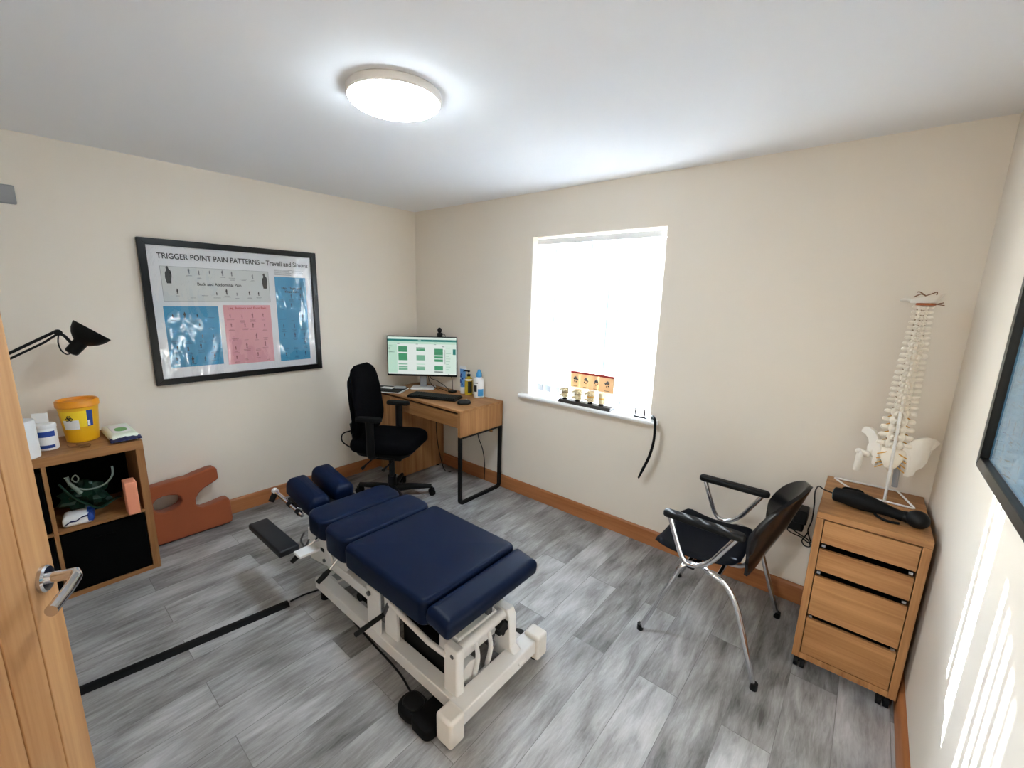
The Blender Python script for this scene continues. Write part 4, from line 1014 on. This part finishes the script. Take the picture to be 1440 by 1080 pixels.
b.tube(smooth_path([(SX, SY-.03, zt+.036), (SX+.02, SY-.03, zt+.046), (SX+.03, SY-.02, zt+.05), (SX+.03, SY-.02, zt+.035)], 4), .002, 6)
b.tube([(SX+.03, SY-.03, zt+.004), (SX+.058, SY-.034, zt-.001)], .0018, 6); b.tube([(SX+.03, SY-.03, zt+.002), (SX+.055, SY-.03, zt+.010)], .0018, 6)
b.build('artery', M['brown'], sp)
# stand
MB().tube([(3.493, -.211, .753), (3.488, -.215, 1.0), (3.486, -.222, 1.10), (3.486, -.185, 1.15)], .0055, 12).build('support_rod', M['rodw'], sp)
tri = [(3.306, -.048, .7545), (3.54, -.030, .7545), (3.592, -.214, .7545), (3.41, -.210, .7545)]
pts = []
for i in range(4):
    a, c, d_ = Vector(tri[i-1]), Vector(tri[i]), Vector(tri[(i+1) % 4])
    p0, p1 = c+(a-c).normalized()*.012, c+(d_-c).normalized()*.012
    pts += [(1-t_)**2*p0+2*t_*(1-t_)*c+t_*t_*p1 for t_ in (0, .33, .67, 1)]
MB().tube(pts, .0042, 8, closed=True).build('wire_base', M['rodw'], sp)

# massager
mg = thing('massager', 'black handheld massager with round head lying on the drawer unit', 'massager', (3.46, -.40, .75))
ax = smooth_path([(3.325, -.352, .783), (3.365, -.362, .786), (3.41, -.372, .786), (3.45, -.382, .785), (3.49, -.388, .782), (3.53, -.398, .778), (3.552, -.402, .778)], 4)
k = len(ax); rad = []
for i in range(k):
    f_ = i/(k-1); rad.append(.030 if f_ < .12 else (.030+.006*math.sin((f_-.12)/.4*PI) if f_ < .52 else .030-.010*min(1, (f_-.52)/.25)))
MB().tube(ax, rad, 20).build('grip_body', M['rubber'], mg, angle=60)
MB().cyl((3.321, -.3513, .783), (3.329, -.353, .7833), .027, n=24).build('end_cap', M['teal'], mg)
MB().ball((3.585, -.415, .785), (.036, .036, .0345), 24, 16).build('massage_head', M['black'], mg)
MB().lathe([(.02, -.012), (.022, 0), (.02, .012)], n=20, M=frame((3.553, -.402, .779), (0,.1,1), (.1,1,0), (1,-.2,0))).build('collar', M['blackgloss'], mg)
MB().slab(3.342, 3.425, -.285, -.215, .75, .785, .025, .015).build('strap_pad', M['fabric'], mg)
MB().box((3.345, -.367, .8115), (3.367, -.352, .8135)).build('rating_label', M['whitep'], mg)
b = MB(); b.tube(smooth_path([(3.46, -.41, .762), (3.472, -.424, .758), (3.50, -.436, .756), (3.535, -.43, .756)], 4), .005, 8); b.build('hanging_loop', M['rubber'], mg)
# plug adapter and lead
pa = thing('plug_adapter', 'black plug adapter in the wall behind the visitor chair back', 'adapter', (3.19, -.035, .49))
MB().box((3.148, -.072, .432), (3.222, -.0, .530)).build('adapter_body', M['black'], pa, bevel=.008)
MB().box((3.175, -.095, .485), (3.232, -.0, .556)).build('plug', M['black'], pa, bevel=.006)
tag(MB().tube(smooth_path([(3.321, -.352, .783), (3.285, -.345, .787), (3.262, -.30, .78), (3.25, -.22, .72), (3.252, -.14, .63), (3.252, -.08, .52), (3.242, -.06, .45), (3.255, -.05, .405), (3.262, -.05, .385), (3.245, -.045, .38), (3.22, -.045, .395), (3.18, -.04, .40), (3.155, -.04, .412), (3.16, -.04, .428)], 6), .003, 8).build('massager_lead', M['black']), 'thin black lead running from the massager down to the plug adapter', 'cable')
tag(MB().tube(smooth_path([(3.175, -.045, .428), (3.19, -.05, .42), (3.225, -.05, .405), (3.25, -.052, .395), (3.262, -.055, .365), (3.24, -.055, .36), (3.225, -.052, .38), (3.235, -.05, .41), (3.245, -.05, .44)], 6), .003, 8).build('hanging_lead', M['black']), 'black lead looped below the plug adapter on the wall', 'cable')

# ================================================================= SHELF UNIT
ky0, ky1, kx0, kx1, kz = -2.922, -2.157, .02, .391, .765
sh = thing('shelf_unit', 'low oak cube shelf unit by the open door holding black boxes', 'shelf unit', (.2, -2.54, 0))
MB().box((kx0, ky0, kz-.046), (kx1, ky1, kz)).build('unit_top', M['shelfY'], sh, bevel=.0015)
MB().box((kx0, ky0, 0), (kx1, ky1, .022)).build('unit_bottom', M['shelfY'], sh, bevel=.0015)
for y in (ky0, ky1-.034): MB().box((kx0, y, .0225), (kx1, y+.034, kz-.0465)).build('side_panel', M['shelfZ'], sh, bevel=.0015)
ym = -2.5325
MB().box((kx0, ym-.008, .0225), (kx1-.002, ym+.008, kz-.0465)).build('divider', M['shelfZ'], sh, bevel=.001)
for y0, y1 in ((ky0+.034, ym-.0085), (ym+.0085, ky1-.034)): MB().box((kx0, y0, .356), (kx1-.002, y1, .372)).build('shelf_board', M['shelfY'], sh, bevel=.001)
MB().box((kx0, ky0+.03, .0225), (kx0+.006, ky1-.03, kz-.0465)).build('back_panel', M['fabricbox'], sh)
def storage(y0, y1, z0, z1, label):
    t = thing('storage_box', label, 'box', (.2, (y0+y1)/2, z0), 0)
    b = MB(); x0, x1 = kx0+.02, kx1-.010; w = .005
    b.box((x0, y0, z0), (x1, y1, z0+w)); b.box((x0, y0, z0+w), (x0+w, y1, z1)); b.box((x1-w, y0, z0+w), (x1, y1, z1)); b.box((x0+w, y0, z0+w), (x1-w, y0+w, z1)); b.box((x0+w, y1-w, z0+w), (x1-w, y1, z1))
    b.build('box_body', M['fabricbox'], t, bevel=.003)
    MB().tube(bend([(x1, (y0+y1)/2-.04, z1-.05), (x1+.006, (y0+y1)/2-.04, z1-.06), (x1+.006, (y0+y1)/2+.04, z1-.06), (x1, (y0+y1)/2+.04, z1-.05)], .01), .004, 8).build('pull_loop', M['fabricbox'], t)
storage(ym+.012, ky1-.038, .0226, .345, 'black fabric storage box in lower shelf cell nearest the foam pillow')
storage(ky0+.038, ym-.012, .0226, .335, 'black fabric storage box in lower shelf cell behind the door handle')
storage(ky0+.038, ym-.012, .3725, .69, 'black fabric storage box in upper shelf cell beside the door edge')
# cell contents
rn = random.Random(5)
b = MB(); rows = []
for i in range(15):
    ph = PI*i/14
    row = []
    for j in range(26):
        a = 2*PI*j/26; r = 1+.22*math.sin(3*a+i*.9)+.16*math.sin(7*a-i*1.3)+rn.uniform(-.09, .09)
        row.append((.185+.085*math.sin(ph)*math.cos(a)*r, -2.395+.085*math.sin(ph)*math.sin(a)*r, max(.374, .455-.080*math.cos(ph)*(1+.2*math.sin(2*a)))))
    rows.append(row)
b.grid(rows, closed=True)
gb = thing('green_bag', 'crumpled dark green plastic bag in the open shelf cell', 'bag', (.21, -2.395, .373))
b.build('bag_body', M['dgreen'], gb, angle=30)
b = MB(); b.tube(smooth_path([(.34, -2.49, .60), (.345, -2.45, .52), (.34, -2.40, .46), (.335, -2.36, .425), (.33, -2.30, .45), (.31, -2.27, .45)], 5), [.012]*26, 8, flat=.4); b.build('bag_strap', M['dgreen'], gb)
ct = thing('clear_tubing', 'pale clear tubing with a valve looped over the green bag on the shelf', 'tubing', (.345, -2.40, .54))
MB().tube(smooth_path([(.345, -2.452, .585), (.35, -2.425, .560), (.352, -2.385, .545), (.345, -2.33, .55), (.33, -2.292, .585), (.31, -2.285, .63)], 6), .0045, 10).build('tube', M['tubing'], ct)
MB().tube([(.345, -2.455, .60), (.355, -2.42, .535)], [.008, .010], 12).tube([(.345, -2.455, .60), (.34, -2.46, .63)], [.006, .009], 12).build('valve', M['tubing'], ct)
MB().tube(smooth_path([(.36, -2.443, .62), (.365, -2.430, .64), (.365, -2.420, .62), (.36, -2.430, .60)], 5, True), .003, 8, closed=True).build('ring', M['tubing'], ct)
t = thing('wipes_packet', 'white and blue packet lying at the front of the open shelf cell', 'packet', (.31, -2.475, .373))
WPm = frame((.322, -2.448, .3725), Vector((.15, .985, 0)), Vector((-.985, .15, 0)), (0,0,1))
MB().slab(-.052, .062, -.05, .05, 0, .058, .012, .026, M=WPm).build('packet_body', M['paper'], t)
MB().slab(.035, .066, -.051, .051, .004, .059, .012, .026, M=WPm).build('blue_end', M['blue'], t)
MB().prism([(-.045, -.008), (-.02, .008), (.0, .006), (.025, .022), (.045, .024), (.045, .016), (.02, .014), (.0, -.002), (-.022, 0), (-.045, -.016)], .0, .0006, WPm @ frame((0, -.0508, .026), (1,0,0), (0,0,1), (0,-1,0))).build('printed_wave', M['navyprint'], t)
tag(MB().box((.345, -2.262, .356+.0165), (.425, -2.212, .555), 0, None).build('salmon_carton', M['salmon'], bevel=.004), 'salmon pink carton standing upright in the open shelf cell', 'carton')

# on top of the shelf unit
t = thing('paper_roll', 'white paper towel roll at the door end of the shelf top', 'paper roll', (.325, -2.60, kz))
MB().lathe([(.02, 0), (.056, 0), (.057, .004), (.057, .178), (.054, .182), (.021, .182)], (.325, -2.583, kz), 36).build('roll_paper', M['paper'], t)
MB().lathe([(.014, 0), (.0205, 0), (.0205, .184), (.014, .184)], (.325, -2.583, kz), 24).build('cardboard_core', M['brown'], t)
t = thing('wipes_tub', 'white and blue wipes tub between the paper roll and yellow bin', 'tub', (.235, -2.495, kz))
MB().lathe([(.036, 0), (.039, .003), (.039, .108), (.036, .112)], (.235, -2.495, kz), 32).build('tub_body', M['whitep'], t)
MB().lathe([(.040, 0), (.041, .003), (.041, .014), (.037, .02), (.002, .021)], (.235, -2.495, kz+.112), 32).build('tub_lid', M['whitep'], t)
MB().box((-.03, -.002, 0), (.03, .002, .05), 0, frame((.205, -2.505, kz+.132), (.35, .94, 0), (-.94, .35, 0), (0,0,1))).build('flip_cap', M['paper'], t, bevel=.003)
MB().grid(wrap((.235, -2.495), .0395, kz+.07, kz+.098, -1.3, .8)).build('label', M['blue'], t)
MB().grid(wrap((.235, -2.495), .0395, kz+.012, kz+.028, -1.2, .6)).build('label_band', M['blue'], t)
bx, by = .16, -2.362
t = thing('sharps_bin', 'yellow clinical sharps bin with amber lid on the shelf top', 'bin', (bx, by, kz))
MB().lathe([(.060, 0), (.064, .004), (.078, .17), (.081, .19)], (bx, by, kz), 40).build('bin_body', M['yellow'], t)
MB().lathe([(.083, 0), (.086, .004), (.085, .030), (.080, .036), (.074, .034), (.070, .022), (.002, .020)], (bx, by, kz+.188), 40).build('bin_lid', M['amber'], t)
def cone_wrap(z0, z1, a0, a1, off=.001, n=14):
    rr = lambda z: .064+(.078-.064)*(z-.004)/.166+off
    return [[(bx+rr(z)*math.cos(a0+(a1-a0)*j/n), by+rr(z)*math.sin(a0+(a1-a0)*j/n), kz+z) for j in range(n+1)] for z in (z0, (z0+z1)/2, z1)]
MB().grid(cone_wrap(.085, .172, -1.15, .28)).build('label', M['yellowlab'], t)
MB().grid(cone_wrap(.075, .125, -1.05, -.15, .0015)).build('label_panel', M['paper'], t)
MB().grid(cone_wrap(.085, .172, .28, .62)).build('label_stripe', M['blue'], t)
MB().grid(cone_wrap(.09, .118, .30, .43, .0015)).build('label_square', M['paper'], t)
ca = -.62; nn = Vector((math.cos(ca), math.sin(ca), 0)); uu = Vector((-nn.y, nn.x, 0))
sb = MB(); SM = frame(Vector((bx, by, kz+.135)) + nn*.0775, uu, (0,0,1), nn)
for k in range(3):
    a = PI/2+2*PI*k/3; c = (.0085*math.cos(a), .0085*math.sin(a))
    ring = []
    for q in range(22):
        aa = a + .35 + (2*PI-.7)*q/21
        ring.append((c[0]+.0075*math.cos(aa), c[1]+.0075*math.sin(aa), 0))
    sb.tube(ring, .0016, 6, M=SM)
sb.tube([(.006*math.cos(2*PI*q/16), .006*math.sin(2*PI*q/16), 0) for q in range(16)], .0013, 6, closed=True, M=SM)
sb.build('hazard_symbol', M['ink'], t)
tag(MB().tube(smooth_path([(.255, -2.432, kz+.006), (.30, -2.425, kz+.008), (.315, -2.40, kz+.006), (.335, -2.385, kz+.005), (.345, -2.36, kz+.006), (.32, -2.355, kz+.012), (.30, -2.375, kz+.008), (.27, -2.40, kz+.006)], 6), .0028, 8).build('brown_cord', M['brown']), 'short curled brown cord on the shelf top before the bin', 'cord')
t = thing('wipes_pack', 'pale green wipes pack with dark blue edges on the shelf top', 'packet', (.235, -2.22, kz))
PM = frame((.225, -2.222, kz), (1,.02,0), (-.02,1,0), (0,0,1))
MB().slab(-.135, .135, -.058, .058, 0, .042, .012, .02, M=PM, dome=.003).build('pack_body', M['palegreen'], t)
for s in (-1, 1):
    rows = []
    for j in range(13):
        y = -.064+.128*j/12; w = .002*math.sin(j*2.3)
        rows.append([(s*.125, y, .020+w+.014*math.cos((y)/.064*PI/2)), (s*.148, y, .014+w), (s*.160, y, .012-w)])
    MB().grid(rows, M=PM).build('crimped_end', M['navyprint'], t, solid=.002)
MB().box((.09, -.0588, .006), (.134, .0588, .026), 0, PM).build('blue_edge', M['navyprint'], t, bevel=.004)
MB().lathe([(.042, 0), (.042, .0015)], (0.03, .0, .0457), 28, M=PM, sy=.62).build('green_label', M['green'], t)
MB().slab(-.08, .085, -.038, .038, .0415, .0455, .012, .002, M=PM).build('peel_flap', M['paper'], t)

# desk lamp
dl = thing('desk_lamp', 'black angle-poise lamp on the shelf with its shade turned up', 'lamp', (.27, -2.79, kz))
MB().lathe([(.075, 0), (.085, .004), (.085, .014), (.07, .024), (.018, .03), (.014, .06)], (.25, -2.79, kz), 32).build('lamp_base', M['blackmetal'], dl)
el = Vector((.29, -2.825, 1.098)); jt = Vector((.30, -2.393, 1.352)); bs = Vector((.25, -2.79, kz+.055))
b = MB(); [b.tube([bs+Vector((s, 0, 0)), el+Vector((s, 0, 0))], .0055, 10) for s in (-.012, .012)]; b.build('lower_arm', M['blackmetal'], dl)
b = MB(); d = (jt-el).normalized(); up = Vector((0, -d.z, d.y))
b.tube([el+up*.009, jt+up*.009], .0068, 10); b.tube([el-up*.011, el.lerp(jt, .86)-up*.013, jt-up*.004], .0052, 10); b.build('upper_arm', M['blackmetal'], dl)
b = MB(); b.cyl(el-Vector((.02,0,0)), el+Vector((.02,0,0)), .016, n=18); b.build('elbow_joint', M['blackmetal'], dl)
b = MB(); b.cyl(jt-Vector((.014,0,0)), jt+Vector((.014,0,0)), .015, n=18); b.tube([jt, jt+Vector((0, .02, -.018)), (.30, -2.352, 1.295)], .007, 10); b.build('head_joint', M['blackmetal'], dl)
rc = Vector((.30, -2.270, 1.358)); axd = Vector((0, .647, .762)); ux_ = Vector((1, 0, 0)); uy_ = axd.cross(ux_)
LM = frame(rc, ux_, uy_, axd)
prof_o = [(.0825, 0), (.080, -.012), (.072, -.034), (.058, -.055), (.042, -.070), (.033, -.078)]
prof_i = [(.031, -.076), (.040, -.068), (.056, -.053), (.070, -.032), (.078, -.010), (.0815, 0)]
MB().lathe(prof_o, n=40, M=LM).build('lamp_shade', M['blackmetal'], dl) if False else None
rows = [[(r*math.cos(2*PI*j/40), r*math.sin(2*PI*j/40), z) for j in range(40)] for r, z in prof_o+prof_i+[(.0825, 0)]]
MB().grid(rows, M=LM, closed=True).build('lamp_shade', M['blackmetal'], dl)
MB().lathe([(.012, -.146), (.024, -.142), (.028, -.134), (.030, -.078), (.033, -.072)], n=28, M=LM).build('lamp_holder', M['blackmetal'], dl)
MB().ball((0, 0, -.035), (.026, .026, .034), 20, 12, M=LM).build('bulb', M['paper'], dl)
MB().tube(smooth_path([jt+Vector((0,.0,-.012)), jt+Vector((.0, -.006, -.05)), jt+Vector((0, .0, -.088)), rc-axd*.150+Vector((0,-.01,.0)), rc-axd*.144], 5), .003, 8).build('lamp_cord', M['blackmetal'], dl)

# foam prone pillow leaning at the left wall
t = thing('foam_pillow', 'rust brown face pillow with cut-outs leaning against the wall by shelf', 'pillow', (.08, -1.95, 0))
outl = [(-1.737, .0), (-1.722, .006), (-1.716, .03), (-1.718, .148), (-1.724, .163), (-1.74, .166), (-1.80, .156), (-1.87, .150), (-1.898, .165), (-1.908, .19), (-1.905, .225), (-1.885, .258), (-1.85, .285), (-1.80, .305), (-1.776, .316), (-1.766, .326), (-1.767, .386), (-1.776, .398), (-1.80, .400), (-1.885, .385), (-1.93, .372), (-1.96, .374), (-2.02, .372), (-2.135, .364), (-2.148, .355), (-2.152, .335), (-2.152, .03), (-2.148, .006), (-2.14, 0)]
hole = [(-2.07, .19), (-2.02, .196), (-1.985, .21), (-1.968, .235), (-1.972, .265), (-1.99, .285), (-2.03, .298), (-2.065, .300), (-2.10, .29), (-2.118, .265), (-2.118, .225), (-2.10, .20)]
cu = bpy.data.curves.new('pillow_outline', 'CURVE'); cu.dimensions = '2D'; cu.fill_mode = 'BOTH'; cu.extrude = .038; cu.bevel_depth = .010; cu.bevel_resolution = 3; cu.offset = -.006
for P in (outl, hole):
    s_ = cu.splines.new('POLY'); s_.points.add(len(P)-1); s_.use_cyclic_u = True
    for q, (a, c) in zip(s_.points, P): q.co = (a+1.95, c, 0, 1)
ob = bpy.data.objects.new('pillow_tmp', cu); COL.objects.link(ob); bpy.context.view_layer.update()
me = bpy.data.meshes.new_from_object(ob); COL.objects.unlink(ob); bpy.data.objects.remove(ob); bpy.data.curves.remove(cu)
me.transform(frame((0, 0, 0), (0,1,0), (-.10,0,.995), (.995,0,.10))); 
zmin = min(v.co.z for v in me.vertices); xmin = min(v.co.x for v in me.vertices)
me.transform(Matrix.Translation((.021-xmin-.08, 0, -zmin+.001)))
me.materials.clear(); me.materials.append(M['foam'])
for p in me.polygons: p.use_smooth = True
try: me.set_sharp_from_angle(angle=math.radians(50))
except Exception: pass
o = bpy.data.objects.new('pillow_foam', me); COL.objects.link(o); o.parent = t
b = MB(); b.tube(smooth_path([(.128, -1.80, .03), (.132, -1.775, .048), (.13, -1.745, .042), (.128, -1.735, .03)], 5), .003, 6); b.build('tag_loop', M['foam'], t)

# ================================================================= WINDOW SILL THINGS
vm = thing('vertebra_display', 'teaching stand of four vertebra models on the white window sill', 'anatomy model', (1.88, -.012, WZ0))
b = MB().prism([(-.042, 0), (.030, 0), (.030, .010), (.022, .022), (-.034, .022), (-.042, .010)], 1.672, 2.085, frame((0, 0, WZ0), (0,1,0), (0,0,1), (1,0,0)))
b.build('display_base', M['blackbase'], vm, bevel=.002)
for k, x in enumerate((1.712, 1.818, 1.918, 2.003)):
    z0 = WZ0+.022; y = -.012
    peg = MB().lathe([(.018, 0), (.016, .006), (.012, .014)], (x, y, z0), 16).build('peg', M['black'], vm)
    b = MB(); nz_ = 2 if k < 3 else 1
    R_ = .025 if k < 3 else .018
    for q in range(2):
        zc_ = z0 + .032 + q*.040
        b.lathe([(R_*.95, -.015), (R_, -.011), (R_*.86, 0), (R_, .011), (R_*.95, .015)], (x, y, zc_), 20)
        if k < 3:
            for s in (-1, 1): b.tube([(x, y-.01, zc_), (x+s*.018, y-.02, zc_+.002), (x+s*.034, y-.022, zc_-.004)], [.008, .006, .005], 8)
            b.tube([(x, y-.01, zc_), (x+.012, y-.034, zc_-.010)], [.008, .006], 8)
    b.build('vertebra_pair', M['bonetan'], vm, angle=60)
    MB().lathe([(R_*.9, -.005), (R_*1.02, 0), (R_*.9, .005)], (x, y, z0+.052), 16).build('disc', M['discm'] if k < 2 else M['nerve'], vm)
cd = MB().box((1.728, .0225, WZ0+.022), (2.070, .0255, 1.073)).build('display_card', M['cardw'], vm)
Xc = .0222; b = MB()
def cr_(x0, x1, z0, z1, mi, y=Xc): b.add([(x0, y, z0), (x1, y, z0), (x1, y, z1), (x0, y, z1)], [(0,1,2,3)], mi)
cr_(1.728, 2.070, .958, 1.073, 0); cr_(1.728, 2.070, 1.058, 1.073, 1, Xc-.0002); cr_(1.735, 1.79, 1.060, 1.071, 2, Xc-.0004)
for k in range(4):
    cx = 1.772+.083*k; cz = 1.01
    pts = [(cx+.021*math.cos(2*PI*j/28)*(1+.22*math.cos(3*2*PI*j/28+k)), cz+.023*math.sin(2*PI*j/28)*(1+.18*math.cos(4*2*PI*j/28))) for j in range(28)]
    b.add([(p[0], Xc-.0002, p[1]) for p in pts], [tuple(range(14))], 3)
    for q in range(5):
        ang = q*1.3+k; b.add([(cx+.012*math.cos(ang)+dx_*.004, Xc-.0004, cz+.013*math.sin(ang)+dz_*.004) for dx_, dz_ in ((-1,-1), (1,-1), (1,1), (-1,1))], [(0,1,2,3)], 4 if q % 2 else 5)
    cr_(cx-.02, cx+.02, .966, .969, 4, Xc-.0002)
b.build('card_print', [M['peach'], M['dred'], M['dred'], M['inkgrey'], M['brown'], M['ink']], cd)
# small wire holder
b = MB(); b.tube([(2.243, -.02, WZ0+.004), (2.325, -.016, WZ0+.004)], .005, 8)
for x in (2.253, 2.315): b.tube([(x, -.018, WZ0+.004), (x-.001, -.016, WZ0+.056)], .0050, 8)
b.box((2.236, -.03, WZ0), (2.332, -.006, WZ0+.003))
tag(b.build('card_holder', M['blackmetal']), 'tiny dark two-pronged holder standing on the window sill', 'holder')
# hooked strap
pth = smooth_path([(2.352, -.005, WZ0+.010), (2.372, -.03, WZ0+.022), (2.392, -.052, WZ0+.022), (2.405, -.066, WZ0+.006), (2.409, -.069, .80), (2.407, -.067, .72), (2.387, -.063, .62), (2.348, -.055, .515), (2.322, -.042, .452)], 6)
tag(MB().tube(pth, [.0115]*12+[.0125]*(len(pth)-18)+[.011, .0105, .010, .0095, .009, .008], 14, flat=.55).build('hanging_strap', M['rubber']), 'curved black strap hooked over the end of the window sill', 'strap')

# outside ground
struct(MB().box((-14, TH+.02, -.35), (18, 40, -.3)).build('exterior_ground', mat('pale_paving', (190, 186, 180), .9)))

# ================================================================= CAMERA
q_ = dict(f=603.5285, x=3.34436, y=-2.58454, z=1.58345, yaw=.6922007, pitch=-.2016751, roll=.0266278)
cy_, sy_ = math.cos(q_['yaw']), math.sin(q_['yaw'])
fw = Vector((-sy_*math.cos(q_['pitch']), cy_*math.cos(q_['pitch']), math.sin(q_['pitch'])))
rt = Vector((cy_, sy_, 0)); up = rt.cross(fw); c, s = math.cos(q_['roll']), math.sin(q_['roll'])
r2, u2 = rt*c + up*s, up*c - rt*s
cam = bpy.data.cameras.new('camera'); co = bpy.data.objects.new('camera', cam); COL.objects.link(co)
cam.sensor_width = 36; cam.sensor_fit = 'HORIZONTAL'; cam.lens = q_['f']/1440*36; cam.clip_start = .02
co.matrix_world = frame((q_['x'], q_['y'], q_['z']), r2, u2, -fw)
SC.camera = co

# ================================================================= LIGHT
sd = Vector((1.34, -1.0, -.66)).normalized()
sun = bpy.data.lights.new('sun', 'SUN'); sun.energy = 25; sun.angle = math.radians(.55); sun.color = (.86, .94, 1)
so = bpy.data.objects.new('sun', sun); COL.objects.link(so); so.rotation_euler = sd.to_track_quat('-Z', 'Y').to_euler(); so.location = (0, 4, 4)
wd = bpy.data.worlds.new('sky'); SC.world = wd; wd.use_nodes = True; nt = wd.node_tree
sk = nt.nodes.new('ShaderNodeTexSky'); sk.sky_type = 'NISHITA'; sk.sun_disc = False; sk.sun_elevation = math.radians(21.5)
sk.sun_rotation = math.atan2(-sd.x, -sd.y); sk.air_density = 1; sk.dust_density = .1
bg = nt.nodes['Background']; bg.inputs['Strength'].default_value = 2.0
hs = nt.nodes.new('ShaderNodeHueSaturation'); hs.inputs['Saturation'].default_value = .62
nt.links.new(sk.outputs['Color'], hs.inputs['Color']); nt.links.new(hs.outputs['Color'], bg.inputs['Color'])
pl = bpy.data.lights.new('window_portal', 'AREA'); pl.shape = 'RECTANGLE'; pl.size = WX1-WX0; pl.size_y = WZ1-WZ0
pl.cycles.is_portal = True
po = bpy.data.objects.new('window_portal', pl); COL.objects.link(po); po.location = ((WX0+WX1)/2, .22, (WZ0+WZ1)/2); po.rotation_euler = (-PI/2, 0, 0)
# added fill light in the unseen corridor behind the camera
cl = bpy.data.lights.new('corridor_fill', 'AREA'); cl.shape = 'DISK'; cl.size = .4; cl.energy = 12; cl.color = (.85, .94, 1)
cob = bpy.data.objects.new('corridor_fill', cl); COL.objects.link(cob); cob.location = (2.7, YF-.8, H-.02)

SC.view_settings.view_transform = 'Standard'; SC.view_settings.look = 'None'; SC.view_settings.exposure = 2.96; SC.view_settings.gamma = 1.0
try: SC.view_settings.use_curve_mapping = False
except Exception: pass
SC.cycles.use_denoising = True
SC.cycles.max_bounces = 14; SC.cycles.diffuse_bounces = 8; SC.cycles.glossy_bounces = 6; SC.cycles.transparent_max_bounces = 16
SC.cycles.caustics_reflective = False; SC.cycles.caustics_refractive = False
SC.cycles.sample_clamp_indirect = 8
